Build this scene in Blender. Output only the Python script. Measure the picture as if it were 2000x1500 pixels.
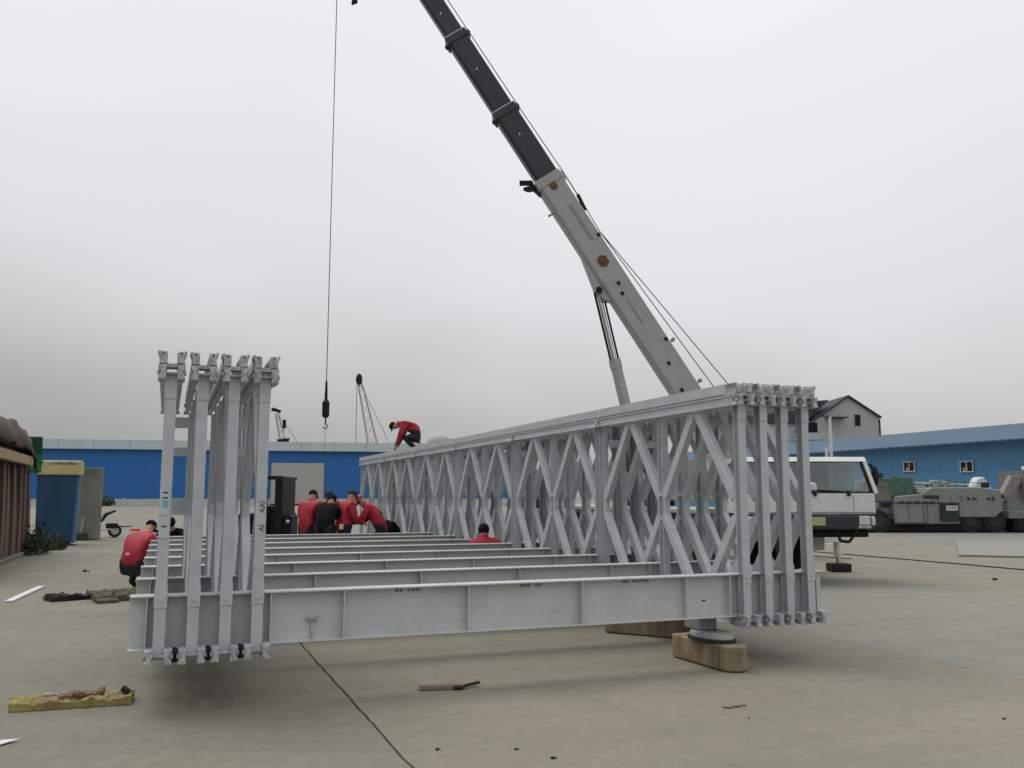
import bpy, bmesh, math, random
from mathutils import Vector, Matrix, noise
S = bpy.context.scene
for o in list(bpy.data.objects): bpy.data.objects.remove(o)
col = S.collection
R = math.radians
rnd = random.Random(7)

# ------------------------------------------------------------------ camera
cam = bpy.data.cameras.new('camera'); co = bpy.data.objects.new('camera', cam); col.objects.link(co)
co.location = (0, 0, 1.6)
co.rotation_euler = (R(90 + 7.289), 0, R(-21.27))
cam.sensor_width = 36; cam.lens = 30.96; cam.clip_start = .1; cam.clip_end = 3000
S.camera = co

# ------------------------------------------------------------------ world: overcast daylight
W = bpy.data.worlds.new('World'); S.world = W; W.use_nodes = True
nt = W.node_tree; nt.nodes.clear()
def N(t, tp, **k):
    n = t.nodes.new(tp)
    for a, v in k.items():
        if a in n.inputs: n.inputs[a].default_value = v
        else: setattr(n, a, v)
    return n
out = N(nt, 'ShaderNodeOutputWorld'); bg = N(nt, 'ShaderNodeBackground'); bg.inputs[1].default_value = 1.0
sky = N(nt, 'ShaderNodeTexSky', sky_type='NISHITA', sun_disc=False)
sky.sun_elevation = R(62); sky.sun_rotation = R(-35); sky.air_density = 1.5; sky.dust_density = 4
bg2 = N(nt, 'ShaderNodeBackground'); bg2.inputs[1].default_value = .06
tc = N(nt, 'ShaderNodeTexCoord'); sep = N(nt, 'ShaderNodeSeparateXYZ')
nt.links.new(tc.outputs['Generated'], sep.inputs[0])
cr = N(nt, 'ShaderNodeValToRGB')
el = cr.color_ramp.elements
el[0].position = 0.0; el[0].color = (.20, .20, .19, 1)
el[1].position = 1.0; el[1].color = (1.25, 1.28, 1.32, 1)
for p_, c_ in ((.495, (.30, .30, .285, 1)), (.50, (.345, .352, .340, 1)), (.54, (.44, .445, .437, 1)), (.60, (.615, .62, .612, 1)), (.67, (.815, .83, .84, 1)), (.72, (.885, .90, .92, 1)), (.80, (.93, .95, .975, 1)), (.88, (1.10, 1.13, 1.16, 1))):
    e = el.new(p_); e.color = c_
m1 = N(nt, 'ShaderNodeMath', operation='MULTIPLY_ADD'); m1.inputs[1].default_value = .5; m1.inputs[2].default_value = .5
nt.links.new(sep.outputs[2], m1.inputs[0])
# soft cloud structure
mp = N(nt, 'ShaderNodeMapping'); mp.inputs['Scale'].default_value = (1.0, 1.0, 2.2)
nz = N(nt, 'ShaderNodeTexNoise'); nz.inputs['Scale'].default_value = 1.6; nz.inputs['Detail'].default_value = 3; nz.inputs['Roughness'].default_value = .45
nt.links.new(tc.outputs['Generated'], mp.inputs[0]); nt.links.new(mp.outputs[0], nz.inputs[0])
m2 = N(nt, 'ShaderNodeMath', operation='MULTIPLY_ADD'); m2.inputs[1].default_value = .17; m2.inputs[2].default_value = -.088
nt.links.new(nz.outputs[0], m2.inputs[0])
m3 = N(nt, 'ShaderNodeMath', operation='MULTIPLY_ADD')           # brighter bank of cloud towards +X
m3.inputs[1].default_value = .085; nt.links.new(sep.outputs[0], m3.inputs[0]); nt.links.new(m2.outputs[0], m3.inputs[2])
gt = N(nt, 'ShaderNodeMath', operation='GREATER_THAN'); gt.inputs[1].default_value = 0.0; nt.links.new(sep.outputs[2], gt.inputs[0])
m5 = N(nt, 'ShaderNodeMath', operation='MULTIPLY'); nt.links.new(m3.outputs[0], m5.inputs[0]); nt.links.new(gt.outputs[0], m5.inputs[1])
m4 = N(nt, 'ShaderNodeMath', operation='ADD', use_clamp=True)
nt.links.new(m1.outputs[0], m4.inputs[0]); nt.links.new(m5.outputs[0], m4.inputs[1]); nt.links.new(m4.outputs[0], cr.inputs[0])
nt.links.new(cr.outputs[0], bg.inputs[0]); nt.links.new(sky.outputs[0], bg2.inputs[0])
mx = N(nt, 'ShaderNodeMixShader'); mx.inputs[0].default_value = .12
nt.links.new(bg.outputs[0], mx.inputs[1]); nt.links.new(bg2.outputs[0], mx.inputs[2]); nt.links.new(mx.outputs[0], out.inputs[0])
# ------------------------------------------------------------------ sun behind cloud
sl = bpy.data.lights.new('sun', 'SUN'); sl.energy = 1.3; sl.angle = R(30); sl.color = (1, .96, .9)
so = bpy.data.objects.new('sun', sl); col.objects.link(so)
so.rotation_euler = (R(28), 0, R(215))
S.view_settings.view_transform = 'Standard'; S.view_settings.look = 'None'
S.view_settings.exposure = 0; S.view_settings.gamma = 1; S.view_settings.use_curve_mapping = False

# ------------------------------------------------------------------ materials
MATS = {}
def mat(name, c, rough=.6, metal=0., var=.12, scale=4., bump=.02, bscale=None, stain=None, stain_amt=.0, stain_scale=1.5, spec=.4, streak=False, coat=0.):
    if name in MATS: return MATS[name]
    m = bpy.data.materials.new(name); m.use_nodes = True; t = m.node_tree
    b = t.nodes['Principled BSDF']; b.inputs['Metallic'].default_value = metal
    b.inputs['Specular IOR Level'].default_value = spec
    b.inputs['Coat Weight'].default_value = coat
    tcn = N(t, 'ShaderNodeTexCoord'); geo = N(t, 'ShaderNodeNewGeometry')
    src = geo.outputs['Position']
    n1 = N(t, 'ShaderNodeTexNoise'); n1.inputs['Scale'].default_value = scale; n1.inputs['Detail'].default_value = 6; n1.inputs['Roughness'].default_value = .6
    if streak:
        mpp = N(t, 'ShaderNodeMapping'); mpp.inputs['Scale'].default_value = (1, 1, .12)
        t.links.new(src, mpp.inputs[0]); t.links.new(mpp.outputs[0], n1.inputs[0])
    else: t.links.new(src, n1.inputs[0])
    r = N(t, 'ShaderNodeValToRGB'); e = r.color_ramp.elements
    e[0].position = .3; e[1].position = .7
    e[0].color = tuple(max(0, x * (1 - var)) for x in c) + (1,); e[1].color = tuple(min(1, x * (1 + var)) for x in c) + (1,)
    t.links.new(n1.outputs[0], r.inputs[0]); last = r.outputs[0]
    if stain:
        n2 = N(t, 'ShaderNodeTexNoise'); n2.inputs['Scale'].default_value = stain_scale; n2.inputs['Detail'].default_value = 8; n2.inputs['Roughness'].default_value = .7
        t.links.new(src, n2.inputs[0])
        r2 = N(t, 'ShaderNodeValToRGB'); r2.color_ramp.elements[0].position = .48; r2.color_ramp.elements[1].position = .72
        r2.color_ramp.elements[0].color = (0, 0, 0, 1); r2.color_ramp.elements[1].color = (stain_amt,) * 3 + (1,)
        t.links.new(n2.outputs[0], r2.inputs[0])
        mm = N(t, 'ShaderNodeMix', data_type='RGBA'); t.links.new(r2.outputs[0], mm.inputs[0])
        t.links.new(last, mm.inputs[6]); mm.inputs[7].default_value = tuple(stain) + (1,); last = mm.outputs[2]
    t.links.new(last, b.inputs['Base Color'])
    mr = N(t, 'ShaderNodeMapRange'); mr.inputs[3].default_value = max(.05, rough - .1); mr.inputs[4].default_value = min(1, rough + .12)
    t.links.new(n1.outputs[0], mr.inputs[0]); t.links.new(mr.outputs[0], b.inputs['Roughness'])
    if bump:
        n3 = N(t, 'ShaderNodeTexNoise'); n3.inputs['Scale'].default_value = bscale or scale * 8; n3.inputs['Detail'].default_value = 4
        t.links.new(src, n3.inputs[0])
        bp = N(t, 'ShaderNodeBump'); bp.inputs['Strength'].default_value = .5; bp.inputs['Distance'].default_value = bump
        t.links.new(n3.outputs[0], bp.inputs['Height']); t.links.new(bp.outputs[0], b.inputs['Normal'])
    MATS[name] = m; return m
GREY = mat('galvanised_paint', (.465, .487, .508), .42, 0, .08, 5, .0012, 30, stain=(.33, .345, .35), stain_amt=.6, stain_scale=4.5, spec=.6)
GREYB = mat('beam_paint', (.50, .52, .512), .44, 0, .07, 3, .001, 30, stain=(.40, .412, .395), stain_amt=.6, stain_scale=5, spec=.45)
BRIGHT = mat('worn_zinc', (.42, .44, .45), .45, .15, .35, 22, .004, 60, stain=(.16, .16, .15), stain_amt=.6, stain_scale=14)
CRANE = mat('crane_paint', (.36, .365, .355), .38, 0, .05, 1.2, .0004, 30, stain=(.28, .28, .26), stain_amt=.5, spec=.5)
WHITE = mat('cab_white', (.62, .62, .59), .32, 0, .04, 2, .0003, 30, stain=(.5, .49, .45), stain_amt=.4, spec=.5)
DARK = mat('boom_dark', (.030, .032, .038), .38, 0, .2, 2, .0004, 30, stain=(.06, .062, .066), stain_amt=.5)
BLACK = mat('black_paint', (.008, .008, .009), .6, 0, .3, 5, .001, spec=.25)
RUBBER = mat('rubber', (.02, .02, .02), .85, 0, .2, 9, .004)
STEEL = mat('bare_steel', (.5, .5, .5), .3, .9, .2, 12, .001)
CHROME = mat('rod_chrome', (.65, .65, .66), .15, 1, .03, 5, 0)
ROPE = mat('wire_rope', (.06, .06, .065), .5, .5, .2, 20, .002)
RUST = mat('rust_brown', (.105, .062, .048), .85, 0, .4, 3, .01, stain=(.05, .034, .03), stain_amt=.8, stain_scale=2, streak=True)
RUSTPIN = mat('rust_pin', (.16, .075, .045), .8, 0, .35, 20, .004)
BLUEL = mat('blue_sheet', (.022, .145, .42), .5, 0, .06, .12, .0, stain=(.016, .11, .33), stain_amt=.4, stain_scale=.05)
BLUER = mat('blue_sheet_weathered', (.095, .26, .47), .5, 0, .05, .4, .0, stain=(.085, .235, .43), stain_amt=.5, stain_scale=.3)
FASCIA = mat('pale_fascia', (.50, .57, .62), .5, 0, .05, .3, .0)
FASCIAR = mat('pale_blue_roof', (.26, .36, .52), .45, 0, .06, .5, .0)
PLINTH = mat('white_plinth', (.52, .54, .52), .8, 0, .08, .6, .003)
DOORW = mat('door_panel', (.42, .41, .385), .6, 0, .03, .3, 0)
HOUSE = mat('house_render', (.45, .435, .40), .9, 0, .07, .5, .01, stain=(.26, .25, .23), stain_amt=.5, stain_scale=.6, streak=True)
ROOF = mat('roof_tile', (.045, .043, .047), .7, 0, .3, 2, .02)
WOOD = mat('weathered_timber', (.25, .19, .125), .75, 0, .45, 9, .012, 28, stain=(.11, .08, .055), stain_amt=.7, stain_scale=9, streak=True)
TIMBER = mat('pale_timber', (.36, .26, .14), .8, 0, .25, 5, .006, stain=(.2, .14, .08), stain_amt=.6, stain_scale=5)
TARP = mat('brown_tarp', (.085, .058, .048), .8, 0, .35, 1.5, .02, 3, stain=(.03, .025, .024), stain_amt=.9, stain_scale=1.1)
GREENT = mat('green_tarp', (.016, .11, .05), .7, 0, .3, 3, .02, 6)
BIN = mat('bin_blue', (.013, .050, .11), .5, 0, .15, 2, .001, stain=(.012, .035, .08), stain_amt=.6, streak=True)
BINL = mat('bin_blue_side', (.05, .12, .24), .5, 0, .12, 2, .001)
YEL = mat('faded_yellow', (.47, .41, .20), .7, 0, .12, 3, .002, stain=(.35, .3, .16), stain_amt=.5)
TANK = mat('weathered_tank', (.17, .175, .145), .85, 0, .2, 1.2, .004, stain=(.055, .06, .045), stain_amt=.9, stain_scale=.9, streak=True)
JACKET = mat('red_jacket', (.37, .013, .030), .6, 0, .25, 9, .012, 14, stain=(.20, .008, .018), stain_amt=.8, stain_scale=7)
COATB = mat('black_coat', (.006, .006, .008), .85, 0, .3, 9, .012, 14, spec=.12)
TROUS = mat('dark_trousers', (.014, .015, .02), .8, 0, .3, 9, .01, 14)
SKIN = mat('skin', (.42, .23, .16), .6, 0, .1, 20, .001)
HAIR = mat('black_hair', (.005, .005, .006), .8, 0, .3, 30, .004, spec=.15)
NAVY = mat('navy_cap', (.008, .014, .045), .75, 0, .2, 20, .003)
REDCAP = mat('red_cap', (.35, .05, .03), .5, 0, .2, 20, .002)
GLOVE = mat('white_glove', (.5, .5, .47), .85, 0, .15, 20, .003)
REFL = mat('reflective_patch', (.62, .5, .48), .5, 0, .25, 30, 0)
YPATCH = mat('yellow_patch', (.7, .6, .3), .5, 0, .2, 30, 0)
ORANGE = mat('orange_plastic', (.6, .07, .02), .45, 0, .15, 8, 0)
BOOT = mat('boot', (.02, .018, .016), .8, 0, .2, 10, .002)
SCRAPY = mat('yellow_board', (.30, .27, .09), .75, 0, .25, 9, .006, stain=(.19, .10, .075), stain_amt=1, stain_scale=3.2)
SCRAPG = mat('olive_scrap', (.10, .10, .06), .9, 0, .3, 6, .008, stain=(.035, .035, .03), stain_amt=.7, stain_scale=4)
SCRAPP = mat('pinkish_plate', (.28, .22, .19), .8, 0, .2, 9, .004, stain=(.12, .09, .075), stain_amt=.7, stain_scale=9)
WPLAST = mat('white_plastic', (.62, .63, .64), .5, 0, .08, 8, .001)
INK = mat('stencil_ink', (.045, .06, .07), .7, 0, .3, 40, 0)
INKF = mat('faded_stencil', (.20, .20, .185), .8, 0, .25, 60, 0)
CYAN = mat('cyan_sticker', (.17, .42, .50), .6, 0, .2, 50, 0)
STICK = mat('paper_sticker', (.48, .54, .55), .6, 0, .1, 50, 0)
MACH = mat('machine_grey', (.24, .255, .24), .6, 0, .08, 2.5, .002, stain=(.15, .165, .15), stain_amt=.6, stain_scale=1.2, streak=True)
MACHD = mat('machine_dark_green', (.028, .04, .035), .75, 0, .4, 2, .01)
MESHG = mat('green_netting', (.075, .15, .105), .8, 0, .35, 4, .01)
LEAF = mat('leaf', (.055, .095, .035), .7, 0, .5, 9, 0)
LEAFD = mat('leaf_dark', (.028, .045, .018), .75, 0, .5, 7, 0)
PLATEG = mat('plate_green', (.36, .42, .16), .5, 0, .1, 20, 0)
LAMPM = mat('lamp_lens', (.55, .57, .56), .15, 0, .1, 30, 0, spec=.8)
CURT = mat('cab_curtain', (.46, .62, .66), .8, 0, .15, 6, .01, 8)
SEATM = mat('cab_interior', (.17, .175, .18), .8, 0, .2, 4, 0)
PAPER = mat('paper_clutter', (.42, .40, .33), .8, 0, .4, 22, 0)
HAZYT = mat('pale_tank', (.43, .43, .41), .7, 0, .05, .8, 0)
def glass(name, tint=(.75, .8, .8)):
    m = bpy.data.materials.new(name); m.use_nodes = True; t = m.node_tree; t.nodes.clear()
    o = N(t, 'ShaderNodeOutputMaterial'); a = N(t, 'ShaderNodeBsdfTransparent'); a.inputs[0].default_value = tint + (1,)
    g = N(t, 'ShaderNodeBsdfGlossy'); g.inputs['Roughness'].default_value = .04
    fr = N(t, 'ShaderNodeFresnel'); fr.inputs[0].default_value = 1.5
    ad = N(t, 'ShaderNodeMath', operation='ADD'); ad.inputs[1].default_value = .05; t.links.new(fr.outputs[0], ad.inputs[0])
    x = N(t, 'ShaderNodeMixShader'); t.links.new(ad.outputs[0], x.inputs[0]); t.links.new(a.outputs[0], x.inputs[1]); t.links.new(g.outputs[0], x.inputs[2])
    t.links.new(x.outputs[0], o.inputs[0]); return m
PANE = mat('dark_pane', (.006, .006, .007), .12, 0, .3, 5, 0)
GLASS = glass('window_glass'); GLASSD = glass('tinted_glass', (.30, .45, .38)); GLASSW = glass('shed_glass', (.35, .38, .4))

# ground concrete
def concrete(name, base, warm):
    m = bpy.data.materials.new(name); m.use_nodes = True; t = m.node_tree; b = t.nodes['Principled BSDF']
    g = N(t, 'ShaderNodeNewGeometry'); b.inputs['Specular IOR Level'].default_value = .3
    def noi(s, d=6, r=.6, sc=None):
        n = N(t, 'ShaderNodeTexNoise'); n.inputs['Scale'].default_value = s; n.inputs['Detail'].default_value = d; n.inputs['Roughness'].default_value = r
        if sc:
            q = N(t, 'ShaderNodeMapping'); q.inputs['Scale'].default_value = sc; q.inputs['Rotation'].default_value = (0, 0, R(-18))
            t.links.new(g.outputs[0], q.inputs[0]); t.links.new(q.outputs[0], n.inputs[0])
        else: t.links.new(g.outputs[0], n.inputs[0])
        return n
    def ramp(n, a, b_, c0, c1):
        r = N(t, 'ShaderNodeValToRGB'); r.color_ramp.elements[0].position = a; r.color_ramp.elements[1].position = b_
        r.color_ramp.elements[0].color = tuple(c0) + (1,); r.color_ramp.elements[1].color = tuple(c1) + (1,); t.links.new(n.outputs[0], r.inputs[0]); return r
    def mult(a, b_):
        x = N(t, 'ShaderNodeMix', data_type='RGBA', blend_type='MULTIPLY'); x.inputs[0].default_value = 1
        t.links.new(a, x.inputs[6]); t.links.new(b_, x.inputs[7]); return x.outputs[2]
    a = ramp(noi(.16, 5, .55), .38, .64, base, warm)
    c = mult(a.outputs[0], ramp(noi(.9, 7, .65, (.45, 1.5, 1)), .3, .7, (.88, .885, .88), (1.05, 1.05, 1.045)).outputs[0])
    c = mult(c, ramp(noi(7, 8, .75), .25, .75, (.84, .84, .83), (1.12, 1.12, 1.12)).outputs[0])
    c = mult(c, ramp(noi(1.1, 6, .6, (3.2, .16, 1)), .58, .74, (1, 1, 1), (.90, .90, .90)).outputs[0])
    c = mult(c, ramp(noi(38, 2, .4), .66, .74, (1, 1, 1), (.72, .71, .68)).outputs[0])
    c = mult(c, ramp(noi(110, 3, .6), .3, .7, (.86, .86, .86), (1.13, 1.13, 1.13)).outputs[0])
    c = mult(c, ramp(noi(2.2, 9, .8, (.35, 2.0, 1)), .60, .80, (1, 1, 1), (.70, .69, .66)).outputs[0])   # dark scuffs
    c = mult(c, ramp(noi(.5, 10, .75), .60, .74, (1, 1, 1), (.83, .84, .82)).outputs[0])                 # damp patches
    t.links.new(c, b.inputs['Base Color'])
    rr = N(t, 'ShaderNodeMapRange'); rr.inputs[3].default_value = .6; rr.inputs[4].default_value = .95; n5 = noi(1.4, 5); t.links.new(n5.outputs[0], rr.inputs[0]); t.links.new(rr.outputs[0], b.inputs['Roughness'])
    bp = N(t, 'ShaderNodeBump'); bp.inputs['Strength'].default_value = .45; bp.inputs['Distance'].default_value = .004
    n6 = noi(60, 6, .7); t.links.new(n6.outputs[0], bp.inputs['Height'])
    bp2 = N(t, 'ShaderNodeBump'); bp2.inputs['Strength'].default_value = .35; bp2.inputs['Distance'].default_value = .03
    n7 = noi(2.5, 4, .5); t.links.new(n7.outputs[0], bp2.inputs['Height']); t.links.new(bp.outputs[0], bp2.inputs['Normal']); t.links.new(bp2.outputs[0], b.inputs['Normal'])
    MATS[name] = m; return m
CONC = [concrete('concrete_olive', (0.190, 0.184, 0.146), (0.220, 0.205, 0.162)),
        concrete('concrete_tan', (0.215, 0.198, 0.154), (0.246, 0.223, 0.174)),
        concrete('concrete_grey', (0.213, 0.207, 0.174), (0.238, 0.228, 0.193))]
DIRT = mat('joint_dirt', (.045, .042, .036), .95, 0, .3, 20, .005)

# ------------------------------------------------------------------ mesh builder
class MB:
    def __init__(s): s.v = []; s.f = []; s.m = []; s.cur = 0; s.sm = set()
    def add(s, vs, fs, smooth=False):
        b = len(s.v); s.v += [tuple(v) for v in vs]
        for f in fs:
            if smooth: s.sm.add(len(s.f))
            s.f.append(tuple(i + b for i in f)); s.m.append(s.cur)
        return s
    def box(s, c, d, M=None, taper=(1, 1)):
        hx, hy, hz = d[0] / 2, d[1] / 2, d[2] / 2; vs = []
        for z in (-1, 1):
            tx, ty = (taper if z > 0 else (1, 1))
            for x, y in ((-1, -1), (1, -1), (1, 1), (-1, 1)):
                p = Vector((x * hx * tx, y * hy * ty, z * hz))
                if M is not None: p = M @ p
                vs.append(Vector(c) + p)
        return s.add(vs, [(3, 2, 1, 0), (4, 5, 6, 7), (0, 1, 5, 4), (1, 2, 6, 5), (2, 3, 7, 6), (3, 0, 4, 7)])
    def b2(s, a, b): return s.box([(a[i] + b[i]) / 2 for i in range(3)], [abs(b[i] - a[i]) for i in range(3)])
    def ext(s, prof, p0, p1, up=(0, 0, 1), sc1=1., cap=True, smooth=False):
        p0 = Vector(p0); p1 = Vector(p1); t = (p1 - p0).normalized(); up = Vector(up)
        u = t.cross(up)
        if u.length < 1e-4: u = t.cross(Vector((0, 1, 0)))
        u.normalize(); w = u.cross(t).normalized(); n = len(prof)
        vs = [p0 + u * a + w * b for a, b in prof] + [p1 + u * a * sc1 + w * b * sc1 for a, b in prof]
        fs = [(i, (i + 1) % n, n + (i + 1) % n, n + i) for i in range(n)]
        s.add(vs, fs, smooth)
        if cap: s.add(vs, [tuple(range(n - 1, -1, -1)), tuple(range(n, 2 * n))])
        return s
    def beam(s, p0, p1, w, h, up=(0, 0, 1)):
        return s.ext([(-w / 2, -h / 2), (w / 2, -h / 2), (w / 2, h / 2), (-w / 2, h / 2)], p0, p1, up)
    def cyl(s, p0, p1, r, r1=None, n=12):
        k = (r1 if r1 is not None else r) / r
        return s.ext([(r * math.cos(i * 2 * math.pi / n), r * math.sin(i * 2 * math.pi / n)) for i in range(n)], p0, p1, sc1=k, smooth=True)
    def tube(s, pts, r, n=6):
        for a, b in zip(pts[:-1], pts[1:]): s.cyl(a, b, r, n=n)
        return s
    def ell(s, c, r, nu=12, nv=8, M=None, z0=-1, z1=1):
        vs = []; fs = []
        for j in range(nv + 1):
            zz = z0 + (z1 - z0) * j / nv; ph = math.asin(max(-1, min(1, zz)))
            for i in range(nu):
                th = 2 * math.pi * i / nu
                p = Vector((r[0] * math.cos(ph) * math.cos(th), r[1] * math.cos(ph) * math.sin(th), r[2] * math.sin(ph)))
                if M is not None: p = M @ p
                vs.append(Vector(c) + p)
        for j in range(nv):
            for i in range(nu):
                fs.append((j * nu + i, j * nu + (i + 1) % nu, (j + 1) * nu + (i + 1) % nu, (j + 1) * nu + i))
        return s.add(vs, fs, True)
    def prism(s, poly, f):           # poly 2d, f(a,b,k)->point with k 0/1
        n = len(poly); vs = [f(a, b, 0) for a, b in poly] + [f(a, b, 1) for a, b in poly]
        return s.add(vs, [(i, (i + 1) % n, n + (i + 1) % n, n + i) for i in range(n)] + [tuple(range(n - 1, -1, -1)), tuple(range(n, 2 * n))])
    def mesh(s, name, mats, bevel=0., seg=1):
        me = bpy.data.meshes.new(name); me.from_pydata(s.v, [], s.f)
        for m in (mats if isinstance(mats, (list, tuple)) else [mats]): me.materials.append(m)
        for i, p in enumerate(me.polygons): p.material_index = s.m[i]; p.use_smooth = (i in s.sm)
        bm = bmesh.new(); bm.from_mesh(me); bmesh.ops.recalc_face_normals(bm, faces=bm.faces)
        if bevel:
            es = [e for e in bm.edges if len(e.link_faces) == 2 and e.calc_face_angle(0) > .6]
            bmesh.ops.bevel(bm, geom=es, offset=bevel, segments=seg, affect='EDGES', profile=.6, clamp_overlap=True)
        bm.to_mesh(me); bm.free(); return me
    def build(s, name, mats, parent=None, bevel=0., seg=1, **kw):
        return obj(name, s.mesh(name, mats, bevel, seg), parent, **kw)
def obj(name, me, parent=None, **kw):
    o = bpy.data.objects.new(name, me); col.objects.link(o)
    if parent is not None: o.parent = parent
    for k, v in kw.items():
        if k in ('label', 'category', 'group', 'kind'): o[k] = v
        else: setattr(o, k, v)
    return o
def thing(name, label, cat, loc=(0, 0, 0), rz=0., group=None):
    o = bpy.data.objects.new(name, None); col.objects.link(o); o.empty_display_size = .2
    o.location = loc; o.rotation_euler = (0, 0, rz); o['label'] = label; o['category'] = cat
    if group: o['group'] = group
    return o
def text(body, size, name, m, parent, loc, rot, ext=.0008, sx=1.):
    cu = bpy.data.curves.new(name, 'FONT'); cu.body = body; cu.size = size; cu.extrude = ext; cu.align_x = 'CENTER'; cu.align_y = 'CENTER'
    t = bpy.data.objects.new(name, cu); col.objects.link(t)
    me = bpy.data.meshes.new_from_object(t.evaluated_get(bpy.context.evaluated_depsgraph_get())); bpy.data.objects.remove(t)
    me.materials.clear(); me.materials.append(m)
    return obj(name, me, parent, location=loc, rotation_euler=rot, scale=(sx, 1, 1))

# ------------------------------------------------------------------ ground: slabs with open joints over dirt
MB().box((0, 150, -.06), (1400, 1400, .02)).build('ground', DIRT, kind='structure')
gr = bpy.data.objects['ground']
edges = [-700, -60, -21.3, -9.9, -4.22, 1.44, 7.1, 12.75, 24.0, 35.4, 60, 700]
tint = [0, 0, 2, 0, 0, 1, 2, 1, 2, 1, 1]
def edge_x(X, y, i): return X + .022 * noise.noise(Vector((i * 7.1, y * 1.1, 0))) + .014 * noise.noise(Vector((i * 3.1, y * 5, 2)))
for i in range(len(edges) - 1):
    ysegs = [-60, -.5, 30.5, 120, 700] if i in (3, 4, 5, 6, 7) else [-60, 45, 700]
    for q in range(len(ysegs) - 1):
        ys = []; y = ysegs[q]
        while y < ysegs[q + 1] - .01: ys.append(y); y += (.11 if (3 <= i <= 7 and y < 30 and y > -1) else 20)
        ys.append(ysegs[q + 1] - (.006))
        g0 = .009 if i in (5,) else .0035; g1 = .009 if i == 4 else .0035
        vs = []
        for y in ys:
            a = edge_x(edges[i], y, i) + g0; b = edge_x(edges[i + 1], y, i + 1) - g1
            if i == 4: b = edge_x(edges[i + 1], y, i + 1) - g1
            vs += [(a, y, 0), (b, y, 0), (a, y, -.04), (b, y, -.04)]
        fs = []
        for k in range(len(ys) - 1):
            c = 4 * k; fs += [(c, c + 1, c + 5, c + 4), (c + 2, c, c + 4, c + 6), (c + 1, c + 3, c + 7, c + 5)]
        m = MB(); m.add(vs, fs); m.build('concrete_slab', CONC[tint[i]], gr)
# ------------------------------------------------------------------ far blue hall (left)
def Lerp(a, b, t): return Vector(a) + (Vector(b) - Vector(a)) * t
hall = thing('long_factory_hall', 'long bright blue sheet metal hall with cream door across the far side', 'building', (-30, 178, 0))
hall.rotation_euler = (0, 0, math.atan2(-9.9, 58.4))
L = 96.   # local x along facade, y away
# wall starts above plinth; door opening is covered by the door panel set proud of the wall
MB().b2((0, 0, 1.25), (L, 30, 10.05)).build('wall', BLUEL, hall)
pl = MB(); pl.b2((-.02, .06, 0), (L + .02, 29.9, 1.25)); plo = pl.build('plinth', PLINTH, hall)
for k in range(9):
    MB().b2((k * 11.6 - .3, -.15, 0), (k * 11.6 + .3, .055, 1.3)).build('pier', PLINTH, hall)
# vertical ribs of the sheeting
rb = MB()
for k in range(int(L / .8)): rb.b2((k * .8 + .1, -.016, 1.3), (k * .8 + .2, .0, 10.0))
rb.build('cladding_ribs', BLUEL, hall, kind='stuff')
fa = MB(); fa.b2((-.8, -.9, 10.05), (L + .8, 30.9, 10.25)); fa.b2((-.8, -1.0, 10.1), (L + .8, -.85, 11.75))
fa.prism([(-1.0, 11.75), (15, 11.95), (31, 11.75)], lambda a, b, k: (-.8 + k * (L + 1.6), a, b)); fa.b2((-.8, -.85, 10.25), (L + .8, 30.85, 11.74))
fa.build('roof', FASCIA, hall)
sm = MB()
for k in range(17): sm.b2((k * 6 - .05, -1.04, 10.12), (k * 6 + .05, -1.001, 11.73))
sm.build('fascia_seams', FASCIAR, hall, kind='stuff')
dx = 48.7
do = MB().b2((dx, -.32, .28), (dx + 9.6, -.06, 7.85)).build('door', DOORW, hall, label='cream sliding door')
MB().b2((dx - .1, -.36, .02), (dx + 11.5, -.05, .27)).build('door_rail', BLACK, do)

# ------------------------------------------------------------------ right blue shed, face on x = 40
shed = thing('blue_shed', 'weathered blue sheet metal shed with two small white framed windows behind the parked machines', 'building', (40, 20, 0))
MB().b2((0, -12, 0), (14, 48, 4.5)).build('wall', BLUER, shed)
rb = MB()
for k in range(120): rb.b2((-.008, -11.8 + k * .5, .05), (0, -11.72 + k * .5, 4.45))
rb.build('cladding_ribs', BLUER, shed, kind='stuff')
rf = MB(); rf.prism([(-.75, 4.42), (-.75, 5.05), (7, 5.25), (14.8, 5.05), (14.8, 4.42)], lambda a, b, k: (a, -12.5 + k * 61, b)); rfo = rf.build('roof', FASCIAR, shed)
MB().b2((-.80, -12.5, 4.46), (-.752, 48.5, 5.2)).build('gutter_fascia', FASCIAR, shed)
for yy, zz in ((19.3, 3.32), (15.35, 3.2), (6.5, 3.2)):
    w = MB()
    for a, b, c, d in ((-.42, .42, -.3, -.25), (-.42, .42, .25, .3), (-.42, -.37, -.25, .25), (.37, .42, -.25, .25), (-.025, .025, -.25, .25)):
        w.b2((-.09, yy + a, zz + c), (-.032, yy + b, zz + d))
    wo = w.build('window', WPLAST, shed)
    MB().b2((-.05, yy - .37, zz - .25), (-.045, yy - .026, zz + .25)).build('pane', PANE, wo)
    MB().b2((-.05, yy + .026, zz - .25), (-.045, yy + .37, zz + .25)).build('pane', PANE, wo)
    MB().b2((-.054, yy + .1, zz - .25), (-.0505, yy + .25, zz - .05)).build('sill_clutter', PAPER, wo)
# ------------------------------------------------------------------ gable house
hs = thing('gable_house', 'grey rendered house with steep dark roof and one small gable window behind the blue shed', 'house', (57.6, 63.4, 0), R(-21.3))
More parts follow.
